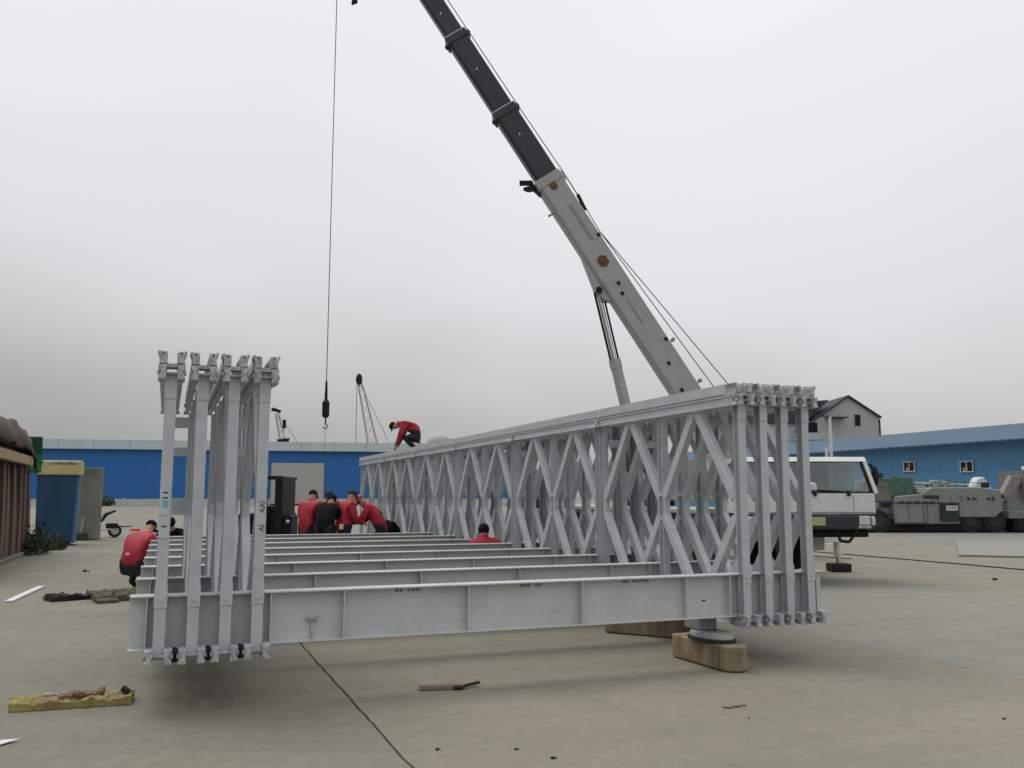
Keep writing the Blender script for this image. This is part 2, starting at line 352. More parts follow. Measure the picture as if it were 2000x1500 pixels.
# local: x right, gable faces -y
gp = [(-4.6, 0), (2.75, 0), (2.75, 8.85), (.0, 10.65), (-4.6, 7.9)]
MB().prism([(-4.3, 0), (2.7, 0), (2.7, 8.75), (0, 10.6), (-4.3, 7.75)], lambda a, b, k: (a, k * 11, b)).build('wall', HOUSE, hs)
r1 = MB(); r1.prism([(0, 10.62), (2.85, 8.67), (2.95, 8.8), (0, 10.8), (-4.8, 7.55), (-4.7, 7.42)], lambda a, b, k: (a, -.25 + k * 11.5, b)); r1.build('roof', ROOF, hs)
MB().b2((2.72, -.05, 0), (2.85, .07, 8.6)).build('downpipe', ROOF, hs)
wn = MB().b2((.55, -.06, 8.0), (1.0, -.005, 9.0)).build('window', BLACK, hs)
for a in ((.52, .58), (.97, 1.03)): MB().b2((a[0], -.09, 7.98), (a[1], -.061, 9.02)).build('frame', ROOF, wn)
MB().b2((-2.2, -1.3, 8.62), (-.5, -.01, 8.72)).build('canopy', ROOF, hs)
# lower wing to the left, roof sloping towards the truss
wg = MB(); wg.prism([(-10.5, 0), (-4.32, 0), (-4.32, 8.2), (-10.5, 8.2)], lambda a, b, k: (a, .6 + k * 9, b)); wg.build('wing', HOUSE, hs)
MB().prism([(-10.8, 8.2), (-4.0, 8.2), (-1.6, 10.4), (-8.4, 9.9)], lambda a, b, k: (a, .3 + k * 9.6, b)).build('wing_roof', ROOF, hs)
MB().b2((-5.0, -.5, 6.7), (-1.5, -.01, 7.3)).build('balcony', HOUSE, hs)
wn2 = MB().b2((-3.9, -.04, 7.4), (-2.9, -.005, 8.3)).build('window', BLACK, hs)
for (x, z0, z1, lab) in ((21.03, 0, 4.34, 'tall thin white pole standing behind the cab of the white crane truck'), (20.83, 0, 3.28, 'short thin white pole beside the taller one behind the crane truck cab')):
    p = thing('white_pole', lab, 'pole', (x, 24.05, 0), 0, 'white poles behind the crane truck')
    MB().cyl((0, 0, 0), (0, 0, z1), .05, n=10).build('shaft', WPLAST, p); MB().box((0, 0, .02), (.2, .2, .04)).build('foot_plate', WPLAST, p)
    if z1 > 4: MB().b2((-.6, -.03, 4.30), (.05, .03, 4.35)).build('top_arm', ROOF, p)
# pale rounded tank far behind the right truss
tk = thing('storage_tank', 'pale grey rounded tank showing above the truss beside the bending worker', 'tank', (17.1, 57.7, 0), R(-21))
MB().cyl((0, 0, 0), (0, 0, 5.2), .8, n=20).ell((0, 0, 5.2), (.8, .8, .72), 20, 6, z0=0).build('shell', HAZYT, tk)
MB().cyl((.85, 0, 0), (.85, 0, 5.45), .42, n=16).ell((.85, 0, 5.45), (.42, .42, .2), 16, 4, z0=0).build('side_silo', HAZYT, tk)

# ------------------------------------------------------------------ far cranes
def lattice(base, tip, w0, w1, parent, r=.09, nb=9, name='boom'):
    b = MB(); base = Vector(base); tip = Vector(tip); t = (tip - base).normalized()
    u = t.cross(Vector((.36, .93, 0))).normalized(); v = t.cross(u).normalized()
    cs = [(1, 1), (1, -1), (-1, -1), (-1, 1)]
    def pt(k, c):
        f = k / nb; w = (w0 + (w1 - w0) * f) / 2; return base + (tip - base) * f + u * w * c[0] + v * w * c[1]
    for c in cs: b.cyl(pt(0, c), pt(nb, c), r, n=5)
    for k in range(nb):
        for q in range(4):
            a = cs[q]; d = cs[(q + 1) % 4]
            b.cyl(pt(k, a), pt(k + 1, d) if k % 2 else pt(k + 1, d), r * .4, n=4)
    return b.build(name, MACH, parent)
c1 = thing('lattice_crane', 'distant lattice crane with tall raised boom and dark head left of the bending worker', 'crane', (43.0, 198, 0))
bx = Vector((43.0, 198, 0))
lattice((1.6, -1, 6), (-2.9, .9, 27.4), 2.6, .9, c1)
MB().ell((-3.1, 1, 28.2), (.75, .75, 1.5), 10, 6).build('boom_head', BLACK, c1)
MB().cyl((-3.55, 1.2, 27.5), (-3.5, 1.2, 10), .07, n=5).build('hoist_rope', ROPE, c1)
MB().cyl((-2.7, 1, 27), (2.9, -1.2, 15.2), .05, n=4).cyl((2.9, -1.2, 15.2), (4.2, -1.6, 8), .05, n=4).build('backstay', ROPE, c1)
MB().b2((-2, -2.5, 1.6), (4, 2.5, 6.2)).b2((-3, -3, 0), (4.5, 3, 1.6)).build('carrier', MACH, c1, bevel=.2)
c2 = thing('lattice_crane', 'distant small lattice crane with hammer shaped head just right of the left truss posts', 'crane', (24.6, 205, 0))
lattice((1.3, -.6, 6), (-2.0, .9, 20.4), 1.9, .6, c2, r=.08)
MB().beam((-2.9, 1, 21.4), (-1.2, .6, 20.8), .6, .7).ell((-2.7, 1, 21.3), (.6, .6, .5), 8, 5).build('boom_head', BLACK, c2)
MB().cyl((-1.9, .8, 20.4), (2.2, -.9, 14.6), .05, n=4).cyl((2.2, -.9, 14.6), (3.4, -1.2, 9), .05, n=4).build('backstay', ROPE, c2)
MB().b2((-2, -2.5, 1.6), (3, 2.5, 6.2)).b2((-3, -3, 0), (4, 3, 1.6)).build('carrier', MACH, c2, bevel=.2)
# small lamp and box on the roof line of the hall
lm = thing('roof_vent', 'small dark cowl vent on a pipe above the hall roof beside the left truss', 'vent', (20.4, 172.6, 11.6), R(-10))
MB().cyl((0, 0, 0), (0, 0, 3.0), .16, n=8).build('pipe', PLINTH, lm); MB().cyl((0, 0, 3.0), (0, 0, 4.6), .34, n=10).build('cowl', BLACK, lm)
MB().prism([(-.9, .0), (.9, .0), (1.2, 1.1), (-1.2, .8)], lambda a, b, k: (a - .1, -.5 + k, b)).build('base_box', BLACK, lm)

# ------------------------------------------------------------------ steel panel bridge
Z0 = .37; PL = 3.048; Y0 = 7.25; NP = 6
bridge = thing('steel_truss_bridge', 'grey steel panel bridge with long right truss and short left truss joined by crossbeams', 'bridge', (0, Y0, Z0))
def chord(z0, z1, flat=False):
    m = MB(); h = z1 - z0
    for s in (-1, 1):
        # channel with web inside, flanges outwards
        pr = [(s * .040, 0), (s * .085, 0), (s * .085, .010), (s * .048, .014), (s * .048, h - .014), (s * .085, h - .010), (s * .085, h), (s * .040, h)]
        if flat: pr = [(s * .040, 0), (s * .085, 0), (s * .085, h), (s * .040, h), (s * .040, h - .010), (s * .076, h - .012), (s * .076, .012), (s * .040, .010)]
        else: pr = [(s * .040, 0), (s * .085, 0), (s * .085, .010), (s * .070, .014), (s * .070, h - .014), (s * .085, h - .010), (s * .085, h), (s * .040, h)]
        m.prism(pr, lambda a, b, k: (a, .012 + k * (PL - .024), z0 + b))
    return m
def lug_pair(z0, z1, far=False):
    """waisted pin lugs of the two chord channels; they stand proud of the panel's end"""
    m = MB(); h = z1 - z0; ya, yb = (-.085, .14) if not far else (PL - .10, PL - .005)
    for s in (-1, 1):
        pr = [(s * .038, z0 - .006), (s * .098, z0 - .006), (s * .094, z0 + .02), (s * .080, z0 + h * .38), (s * .080, z0 + h * .62), (s * .094, z1 - .02), (s * .098, z1 + .006), (s * .038, z1 + .006), (s * .044, z0 + h * .6), (s * .044, z0 + h * .4)]
        m.prism(pr, lambda a, b, k: (a, ya + k * (yb - ya), b))
        if not far: m.cyl((s * .036, -.04, (z0 + z1) / 2), (s * .104, -.04, (z0 + z1) / 2), .022, n=8)
    m.b2((-.06, ya + .06, (z0 + z1) / 2 - .008), (.06, ya + .10, (z0 + z1) / 2 + .008))
    return m
ZC = [0, .1, 2.13, 2.23, 2.335]
chord_lo = chord(0, .1).mesh('chord', GREY); chord_up = chord(2.13, 2.23).mesh('chord', GREY); chord_re = chord(2.252, 2.352, True).mesh('reinforcing_chord', GREY)
lug_lo = lug_pair(0, .1).mesh('pin_lug', BRIGHT, bevel=.004)
m = lug_pair(2.13, 2.225); m.b2((-.098, -.03, 2.22), (.098, .10, 2.252))
for s in (-1, 1):
    pr = [(s * .036, 2.25), (s * .092, 2.25), (s * .088, 2.29), (s * .108, 2.345), (s * .088, 2.352), (s * .066, 2.31), (s * .046, 2.342), (s * .034, 2.33)]
    m.prism(pr, lambda a, b, k: (a, -.05 + k * .19, b)); m.b2((s * .086, .02, 2.15), (s * .092, .16, 2.32))
lug_up = m.mesh('pin_lug', BRIGHT, bevel=.003)
lug_lo_f = lug_pair(0, .1, True).mesh('pin_lug', GREY); lug_up_f = lug_pair(2.13, 2.23, True).mesh('pin_lug', GREY)
lug_lo_i = lug_lo.copy(); lug_lo_i.materials[0] = GREY; lug_up_i = lug_pair(2.13, 2.225).mesh('pin_lug', GREY)
def ibeam_profile(w, h, t=.008, tw=.007):
    return [(-w / 2, -h / 2), (w / 2, -h / 2), (w / 2, -h / 2 + t), (tw / 2, -h / 2 + t), (tw / 2, h / 2 - t), (w / 2, h / 2 - t), (w / 2, h / 2), (-w / 2, h / 2), (-w / 2, h / 2 - t), (-tw / 2, h / 2 - t), (-tw / 2, -h / 2 + t), (-w / 2, -h / 2 + t)]
def post_me(y, end=False):
    m = MB(); m.ext(ibeam_profile(.084, .095, .009, .008), (0, y, .02 if end else .1), (0, y, 2.13 if not end else 2.17), up=(0, 1, 0))
    if end:
        m.b2((-.047, y - .054, .40), (.047, y - .048, .56)); m.b2((-.045, y - .055, 1.98), (.045, y - .049, 2.13))
        m.b2((-.02, y - .060, .44), (.02, y - .054, .47))
    return m.mesh('post', GREY, bevel=.002)
posts = [post_me(.06, True), post_me(PL / 2), post_me(PL - .06)]
ZM = 1.115
def vbrace(y0, y1, up):
    """two legs of a V meeting at the chord between two nodes at mid height"""
    m = MB(); ym = (y0 + y1) / 2
    for ye, s in ((y0, 1), (y1, -1)):
        if up: a = (0, ye + s * .045, ZM + .10); b = (0, ym - s * .035, 2.12)
        else: a = (0, ye + s * .045, ZM - .10); b = (0, ym - s * .035, .11)
        m.ext([(-.038, -.05), (.038, -.05), (.038, .05), (-.038, .05)], a, b, up=(1, 0, 0) if False else (0, 1, 0))
    # gusset at chord
    z = 2.128 if up else .102
    d = -1 if up else 1
    m.prism([(ym - .14, z), (ym + .14, z), (ym + .06, z + d * .09), (ym - .06, z + d * .09)], lambda a, b, k: (-.004 + k * .008, a, b))
    return m.mesh('diagonal_brace', GREY, bevel=.004)
braces = [vbrace(.1, PL / 2, True), vbrace(PL / 2, PL - .1, True), vbrace(.1, PL / 2, False), vbrace(PL / 2, PL - .1, False)]
g = MB()
for y, s in ((.1, 1), (PL - .1, -1)):
    g.b2((-.035, y, ZM - .15), (.035, y + s * .055, ZM + .15))
for s in (-1, 1): g.b2((-.035, PL / 2 + s * .036, ZM - .14), (.035, PL / 2 + s * .085, ZM + .14))
gus = g.mesh('node_plates', GREY, bevel=.008)
LX = [-.005, .23, .465, .70]; RX = [5.265, 5.52, 5.775, 6.03]
first = None
for side, xs in ((0, LX), (1, RX)):
    for x in xs:
        for k in range(NP if side else 1):          # the left truss is only one panel long so far
            p = bpy.data.objects.new('truss_panel', None); col.objects.link(p); p.parent = bridge; p.location = (x, k * PL, 0); p.empty_display_size = .2
            for nm, me in (('chord', chord_lo), ('chord', chord_up), ('reinforcing_chord', chord_re), ('pin_lug', lug_lo if k == 0 else lug_lo_i), ('pin_lug', lug_up if k == 0 else lug_up_i), ('pin_lug', lug_lo_f), ('pin_lug', lug_up_f), ('node_plates', gus)): obj(nm, me, p, **({'kind': 'stuff'} if nm == 'node_plates' else {}))
            for me in posts: obj('post', me, p)
            for me in braces: obj('diagonal_brace', me, p)
# crossbeams
def xbeam():
    m = MB(); H = .405; x0, x1 = -.22, 6.26; zb = .07
    pr = [(-.085, 0), (.085, 0), (.085, .013), (.006, .016), (.006, H - .016), (.085, H - .013), (.085, H), (-.085, H), (-.085, H - .013), (-.006, H - .016), (-.006, .016), (-.085, .013)]
    m.prism(pr, lambda a, b, k: (x0 + k * (x1 - x0), a, b + .08)); return m
xme = xbeam().mesh('crossbeam', GREYB, bevel=.002)
st = MB()
for s in (-1, 1): st.b2((-.005, s * .0062, .096), (.005, s * .078, .469))
stme = st.mesh('stiffener', GREYB)
seat = MB(); seat.b2((-.05, -.10, .065), (.05, .10, .079)); seat.b2((.045, -.11, .0795), (.055, -.087, .3)); seatm = seat.mesh('beam_seat', BRIGHT)
BY = [.16 + 1.524 * i for i in range(8)]
for i, y in enumerate(BY):
    b = obj('crossbeam', xme, bridge, location=(0, y, 0)); 
    for x in (.81, 1.39, 2.46, 3.54, 4.63, 5.12, -.1, 6.15): obj('stiffener', stme, b, location=(x, 0, 0))
    for x in LX + RX: obj('beam_seat', seatm, b, location=(x, 0, 0))
    if i == 0:
        # bolted lug, stencil marks and holes on the face of the nearest beam
        bk = MB(); bk.b2((1.10, -.03, .235), (1.19, -.0065, .27)); bk.b2((1.135, -.02, .10), (1.155, -.0065, .235))
        for q in range(4): bk.cyl((1.108 + q * .022, -.045, .253), (1.108 + q * .022, -.0065, .253), .011, n=8)
        bk.build('bolted_lug', BRIGHT, b)
        r2 = random.Random(3)
        for x0, n_ in ((1.83, 6), (2.96, 6), (3.98, 8)):
            mk = MB()
            for q in range(n_):
                if r2.random() < .2: continue
                xx = x0 + q * .036; w = .02 + r2.random() * .01
                mk.b2((xx, -.0075, .435), (xx + w, -.0062, .461))
                if r2.random() < .6: mk.b2((xx + .004, -.0078, .437), (xx + .009, -.0076, .459))
            mk.build('stencil_marks', INKF, b, kind='stuff')
        for x, z in ((4.86, .24),): MB().ell((x, -.007, z), (.026, .002, .008), 10, 4).build('web_hole', BLACK, b)
        MB().b2((1.37, -.086, .47), (1.40, -.0865, .48)).build('weld_spot', BRIGHT, b)
# frames tying neighbouring rows together at each panel joint
def tie(x0, x1, z0, z1, y, holes=True):
    m = MB(); m.b2((x0, y - .004, z0), (x1, y + .004, z1)); m.b2((x0, y + .0042, z0), (x1, y + .03, z0 + .008)); return m
for (xa, xb) in ((LX[0], LX[1]), (LX[2], LX[3]), (RX[0], RX[1]), (RX[2], RX[3])):
    for k in range(NP if xa > 3 else 1):
        f = tie(xa + .03, xb - .03, 1.86, 1.96, k * PL + 1.45 if xa < 3 else k * PL + 2.9)
        f.add(*(lambda q: (q.v, q.f))(tie(xa + .03, xb - .03, 1.60, 1.68, k * PL + 1.45 if xa < 3 else k * PL + 2.9)))
        f.build('tie_frame', GREY, bridge, kind='stuff')
tf = MB(); tf.b2((LX[0] + .03, .55, 1.08), (LX[1] - .03, .562, 1.22)); tf.cyl((LX[0] + .1, .5, 1.15), (LX[0] + .1, .55, 1.15), .02, n=8); tf.build('tie_frame', GREY, bridge)
# raking braces from crossbeam ends to the inner truss face on the near side
# added dark discs and blocks stand in for shade between the near lugs
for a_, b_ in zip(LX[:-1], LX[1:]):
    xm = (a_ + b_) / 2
    MB().cyl((xm, .0, .048), (xm, .12, .048), .048, n=16).ell((xm, .0, .048), (.044, .012, .044), 12, 6).build('gap_shade_disc', RUBBER, bridge)
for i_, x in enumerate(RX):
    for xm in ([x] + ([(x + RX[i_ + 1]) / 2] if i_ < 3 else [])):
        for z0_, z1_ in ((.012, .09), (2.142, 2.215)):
            MB().b2((xm - .034, .03, z0_), (xm + .034, .11, z1_)).build('gap_shade_block', BLACK, bridge, bevel=.008)  # added black block imitates the shade inside each opening
# stickers and stencilled letters on the near posts
pan = [o for o in col.objects if o.name.startswith('truss_panel')]
p1 = pan[0]; p4 = pan[3]
MB().b2((-.038, .0075, 1.09), (.03, .0120, 1.27)).build('sticker', STICK, p1); MB().b2((-.018, .0055, 1.15), (.022, .0073, 1.20)).build('sticker', CYAN, p1)
MB().b2((-.038, .0075, .92), (.034, .0120, 1.05)).build('sticker', STICK, p1)
for z in (1.255, 1.215, 1.0): MB().b2((-.02, .0055, z), (.018, .0073, z + .012)).build('sticker', INK, p1)
for s_, z in (('AAI', 1.15), ('AI', .985)): text(s_, .06, 'stencil_letters', INK, p4, (.012, .0108, z), (R(90), R(-90), 0))

# ------------------------------------------------------------------ timber blocks
def timber_block(x, y, w, l, h, rz, lab, pad=True):
    t = thing('timber_block', lab, 'block', (x, y, 0), rz, 'timber blocks under the bridge')
    pts = [(-w / 2, l / 2), (-w / 2, -l / 2 + .06)] + [(w / 2 * -math.cos(a), -l / 2 + .06 - .14 * math.sin(a)) for a in [math.pi * i / 8 for i in range(1, 8)]] + [(w / 2, -l / 2 + .06), (w / 2, l / 2)]
    m = MB(); m.prism(pts, lambda a, b, k: (a, b, .006 + k * (h - .006))); m.build('timber', WOOD, t, bevel=.025, seg=3)
    if pad:
        q = MB(); q.prism([(.19 * math.cos(a) , .3 * math.sin(a) ) for a in [i * math.pi / 8 for i in range(16)]], lambda a, b, k: (a, b - .06, h + .001 + k * .028)); q.build('rubber_pad', RUBBER, t, bevel=.006)
        q = MB(); q.prism([(.185 * math.cos(a), .29 * math.sin(a)) for a in [i * math.pi / 8 for i in range(16)]], lambda a, b, k: (a * (1 - .12 * k), b * (1 - .12 * k) - .06, h + .0295 + k * .05)); q.build('steel_saddle', MACH, t, bevel=.01)
        q = MB(); q.b2((-.10, -.02, h + .08), (.10, .26, .446)); q.build('spacer_block', MACH, t, bevel=.012)
    else:
        MB().b2((-.14, -.2, h + .001), (.14, .2, .366 if False else .446)).build('spacer_block', WOOD, t, bevel=.012)
    return t
timber_block(4.96, 7.5, .27, .86, .235, R(2), 'brown timber block with rounded nose and black rubber pad under the near right truss')
timber_block(5.35, 9.3, .34, 1.0, .22, R(38), 'dark brown timber block lying behind the front beam near the right truss', False)
timber_block(.35, 13.5, .34, .9, .22, 0, 'brown timber block beneath the left ends of the middle crossbeams', False)
timber_block(5.6, 15.0, .34, .9, .22, R(6), 'brown timber block beneath the middle of the right truss', False)
timber_block(.1, 18.0, .34, .9, .22, 0, 'brown timber block beneath the left ends of the farthest crossbeams', False)

# ------------------------------------------------------------------ crane truck
ct = thing('crane_truck', 'white truck crane with telescopic dark boom raised over the bridge, parked behind the right truss', 'crane truck', (11.0, 13.2, 0), R(-21.3))
def L2(p):  # world to crane-local
    v = Vector(p) - Vector((11.0, 13.2, 0)); c, s = math.cos(R(21.3)), math.sin(R(21.3)); return Vector((v.x * c - v.y * s, v.x * s + v.y * c, v.z))
# carrier axis in local coordinates: it runs back and to the left
AX = L2((11.25, 24.2, 0)); AX.z = 0; AX.normalize(); PX = Vector((AX.y, -AX.x, 0))
# the cab faces local -y; x from -1.3 to 1.3
cb = MB()
prof = [(0, .88), (0, 1.32), (.02, 1.64), (.20, 2.24), (.32, 2.33), (1.75, 2.33), (1.85, 2.2), (1.85, .88)]
# lower body, pillars, roof as separate closed pieces so the windscreen is a real opening
cb.prism([(0, 1.29), (0, 1.34), (.02, 1.66), (.06, 1.66), (1.85, 1.66), (1.85, 1.29)], lambda a, b, k: (-1.3 + 2.5 * k, a, b))
cb.prism([(.18, 2.25), (.28, 2.34), (1.75, 2.34), (1.85, 2.25)], lambda a, b, k: ((-1.15 + 2.3 * k) , a, b))
for s in (-1, 1):
    cb.prism([(.03, 1.66), (.14, 1.66), (.30, 2.25), (.19, 2.25)], lambda a, b, k: (s * (1.28 - (b - 1.66) * .22) - s * k * .07, a, b))
    cb.prism([(.95, 1.66), (1.05, 1.66), (1.05, 2.25), (.95, 2.25)], lambda a, b, k: (s * (1.28 - (b - 1.66) * .22) - s * k * .06, a, b))
    cb.prism([(1.75, 1.66), (1.85, 1.66), (1.85, 2.25), (1.75, 2.25)], lambda a, b, k: (s * (1.28 - (b - 1.66) * .22) - s * k * .06, a, b))
cb.b2((-.04, .045, 1.66), (.0, .07, 1.67))
cb.prism([(1.80, 1.66), (1.85, 1.66), (1.85, 2.25), (1.80, 2.25)], lambda a, b, k: (-1.14 + 2.28 * k, a, b))
cab = cb.build('cab', WHITE, ct, bevel=.025, seg=2)
MB().prism([(.065, 1.67), (.075, 1.67), (.235, 2.26), (.225, 2.26)], lambda a, b, k: (-1.19 + 2.38 * k, a, b)).build('windscreen', GLASS, cab)
MB().prism([(-1.2, 1.665), (1.2, 1.665), (1.2, 1.69), (-1.2, 1.69)], lambda a, b, k: (a, .045 + .015 * k, b)).prism([(1.14, 1.68), (1.19, 1.68), (1.07, 2.26), (1.03, 2.24)], lambda a, b, k: (a, .055 + (b - 1.66) * .27 + .012 * k, b)).build('rubber_seal', BLACK, cab)
MB().b2((.1, 1.2, 1.5), (1.0, 1.25, 2.2)).b2((-1.1, .9, 1.3), (-.2, 1.1, 2.1)).b2((-1.1, 1.3, 1.66), (1.1, 1.34, 2.24)).build('seat', SEATM, cab, bevel=.02)
cu = MB()
for k in range(6): cu.b2((.52 + k * .08, .40 + .02 * (k % 2), 1.68), (.597 + k * .08, .44 + .02 * (k % 2), 2.2))
cu.build('curtain', CURT, cab)
pc = MB(); r3 = random.Random(5)
for k in range(16): pc.box((.3 + k * .05, .22 + r3.random() * .1, 1.69 + r3.random() * .03), (.06, .08, .04 + r3.random() * .06), Matrix.Rotation(r3.random(), 3, 'Z'))
pc.build('dashboard_clutter', PAPER, cab)
pc = MB(); pc.box((-.13 + .2, .12, 1.76), (.2, .1, .1)); pc.ell((.05, .12, 1.82), (.13, .06, .05)); pc.build('dashboard_clutter', WPLAST, cab, bevel=.02)
MB().b2((-1.29, -.004, 1.31), (1.19, -.001, 1.318)).b2((-.9, -.003, 1.33), (-.89, .0, 1.62)).b2((.80, -.003, 1.33), (.805, .0, 1.62)).build('panel_seam', BLACK, cab)
wp = MB()
for x in (.1, .72):
    wp.cyl((x, .005, 1.63), (x, .04, 1.70), .03, n=8); wp.beam((x, .02, 1.68), (x - .55, .06, 1.72), .02, .025)
    wp.prism([(x - .05, 1.655), (x + .05, 1.655), (x, 1.60)], lambda a, b, k: (a, .0 - .02 * k, b))
wp.build('wiper', BLACK, cab)
MB().b2((-1.27, -.06, 1.0), (1.18, .35, 1.28)).build('bumper', MATS['boom_dark'], ct, bevel=.04, seg=2)
bm_ = MB().b2((-1.1, .1, .86), (1.1, .9, 1.0)).build('under_bumper', BLACK, ct, bevel=.03)
for s in (-1, 1):
    h = MB().b2((s * .86, -.085, 1.09), (s * 1.06, -.061, 1.25)).build('headlight', LAMPM, ct, bevel=.01); MB().b2((s * 1.075, -.08, 1.07), (s * 1.165, .05, 1.25)).build('headlight', LAMPM, ct, bevel=.03)
    MB().b2((s * .84, -.082, 1.03), (s * 1.07, -.062, 1.082)).build('fog_lamp', MATS['bare_steel'], ct)
MB().b2((-.12, -.09, 1.08), (.24, -.062, 1.23)).build('number_plate', PLATEG, ct)
MB().tube([(.46, -.02, 1.0), (.52, -.02, .80), (.68, -.02, .78), (.84, -.02, 1.0)], .028, 8).build('step_loop', BLACK, ct)
# mirrors
mr = MB(); mr.tube([(1.05, .25, 2.15), (1.22, .2, 2.2), (1.27, .2, 2.1)], .025, 6); mr.ell((1.30, .2, 1.98), (.07, .06, .20), 10, 8); mr.build('mirror', BLACK, cab)
mr = MB(); mr.tube([(-1.2, .15, 2.2), (-1.36, .0, 2.24), (-1.42, -.05, 2.1)], .025, 6); mr.ell((-1.44, -.02, 1.98), (.07, .06, .24), 10, 8); mr.build('mirror', BLACK, cab)
MB().b2((1.16, 1.0, 1.0), (1.36, 1.8, 1.5)).build('side_locker', MATS['machine_grey'], ct, bevel=.04)
# chassis along AX
def cpt(a, s, z): return Vector((0, 0, 0)) + AX * a + PX * s + Vector((0, 0, z))
ch = MB(); ch.beam(cpt(1.2, 0, 1.08), cpt(12.2, 0, 1.08), 1.2, .36); ch.beam(cpt(1.9, 0, 1.31), cpt(12.0, 0, 1.31), 2.3, .10)
ch.beam(cpt(3.4, .95, .85), cpt(6.1, .95, .85), .5, .6); ch.beam(cpt(3.4, -.95, .85), cpt(6.1, -.95, .85), .5, .6)
ch.build('chassis', CRANE, ct, bevel=.02)
for a in (1.9, 3.3, 8.3, 9.7):
    for s in (-1, 1):
        c = cpt(a, s * .95, .64); 
        w = bpy.data.objects.new('wheel', None); col.objects.link(w); w.parent = ct; w.location = c
        t = MB(); 
        prw = [(.36, -.14), (.47, -.15), (.52, -.11), (.525, .11), (.47, .15), (.36, .14)]
        nn = 20; vs = []; fs = []
        for i in range(nn):
            th = 2 * math.pi * i / nn
            for r_, o_ in prw: vs.append(AX * (r_ * math.cos(th)) + Vector((0, 0, r_ * math.sin(th))) + PX * o_)
        for i in range(nn):
            for j in range(6): fs.append((i * 6 + j, i * 6 + (j + 1) % 6, ((i + 1) % nn) * 6 + (j + 1) % 6, ((i + 1) % nn) * 6 + j))
        t.add(vs, fs); t.build('tyre', RUBBER, w)
        MB().cyl(-PX * .1, PX * .1, .36, n=16).cyl(-PX * .13, PX * .13, .13, n=10).build('rim', CRANE, w)
# front wheel arch panel showing below the bumper
MB().b2((.05, .5, .60), (.42, .56, .97)).build('mud_flap', MATS['pale_tank'], ct, bevel=.04)
for a, s, ext in ((2.35, 1, 2.55), (2.35, -1, 2.55), (11.6, 1, 2.6), (11.6, -1, 2.6)):
    og = MB(); og.beam(cpt(a, s * .4, .78), cpt(a, s * ext, .74), .22, .24); og.cyl(cpt(a, s * ext, .92), cpt(a, s * ext, .30), .09, n=12); oo = og.build('outrigger', WHITE, ct, bevel=.008)
    MB().cyl(cpt(a, s * ext, .31), cpt(a, s * ext, .12), .05, n=10).build('jack_rod', CHROME, oo)
    MB().box(cpt(a, s * ext, .09), (.42, .42, .17)).build('float_pad', RUBBER, oo, bevel=.02)
# superstructure
TT = L2((12.0, 20.9, 0)); TT.z = 0
MB().cyl(TT + Vector((0, 0, 1.28)), TT + Vector((0, 0, 1.5)), .75, n=24).build('slewing_ring', MATS['machine_dark_green'], ct)
FT = L2((14.13, 20.26, 2.66))
sp = MB()
d_ = (FT - TT); d_.z = 0; d_.normalize(); e_ = Vector((-d_.y, d_.x, 0))
def spt(a, b, z): return TT + d_ * a + e_ * b + Vector((0, 0, z))
for s in (-1, 1):
    pr = [(-1.2, 1.5), (2.7, 1.5), (2.8, 2.3), (2.35, 2.95), (1.8, 2.9), (.9, 2.1), (-1.1, 1.95)]
    sp.prism(pr, lambda a, b, k: spt(a, s * (.38 + .05 * k), b))
sp.add(*(lambda q: (q.v, q.f))(MB().prism([(-1.2, 1.5), (2.7, 1.5), (2.7, 1.62), (-1.2, 1.62)], lambda a, b, k: spt(a, -.95 + k * 1.9, b))))
sp.build('turntable', CRANE, ct, bevel=.01)
MB().prism([(2.72, 1.45), (3.7, 1.45), (3.75, 2.3), (2.85, 2.3)], lambda a, b, k: spt(a, -1.1 + k * 2.2, b)).build('counterweight', CRANE, ct, bevel=.05, seg=2)
MB().cyl(spt(2.2, -.3, 2.1), spt(2.2, .3, 2.1), .26, n=16).build('winch_drum', ROPE, ct)
oc = MB()
for x in (-.9, .2):
    for yb in (-1.5, -.62): oc.beam(spt(x, yb, 1.65), spt(x - (.1 if x < 0 else 0), yb, 3.1), .06, .06)
oc.beam(spt(-1.02, -1.06, 3.12), spt(.25, -1.06, 3.12), .95, .06); oc.beam(spt(-.95, -1.06, 1.72), spt(.25, -1.06, 1.72), .95, .3)
oco = oc.build('operator_cab', CRANE, ct, bevel=.01)
MB().prism([(-.93, 1.9), (-.91, 1.9), (-1.0, 3.08), (-1.02, 3.08)], lambda a, b, k: spt(a, -1.47 + .82 * k, b)).prism([(-.87, 1.88), (.17, 1.88), (.17, 3.08), (-.95, 3.08)], lambda a, b, k: spt(a, -1.525 + .012 * k, b)).prism([(-.87, 1.88), (.17, 1.88), (.17, 3.08), (-.95, 3.08)], lambda a, b, k: spt(a, -.60 + .012 * k, b)).build('cab_glass', GLASSD, oco)
MB().beam(spt(-.1, -1.06, 1.9), spt(-.05, -1.06, 2.7), .5, .14).beam(spt(-.5, -1.06, 1.95), spt(-.1, -1.06, 1.95), .5, .12).build('operator_seat', BLACK, oco, bevel=.03)
MB().prism([(-.9, 1.3), (-2.7, 1.3), (-2.5, 2.1), (-1.0, 2.1)], lambda a, b, k: spt(a - 1.0, .2 + k * .9, b)).build('engine_cover', MATS['machine_dark_green'], ct, bevel=.05)
# telescopic boom
B0 = FT.copy(); B1 = L2((6.46, 23.24, 15.93)); u = (B1 - B0).normalized()
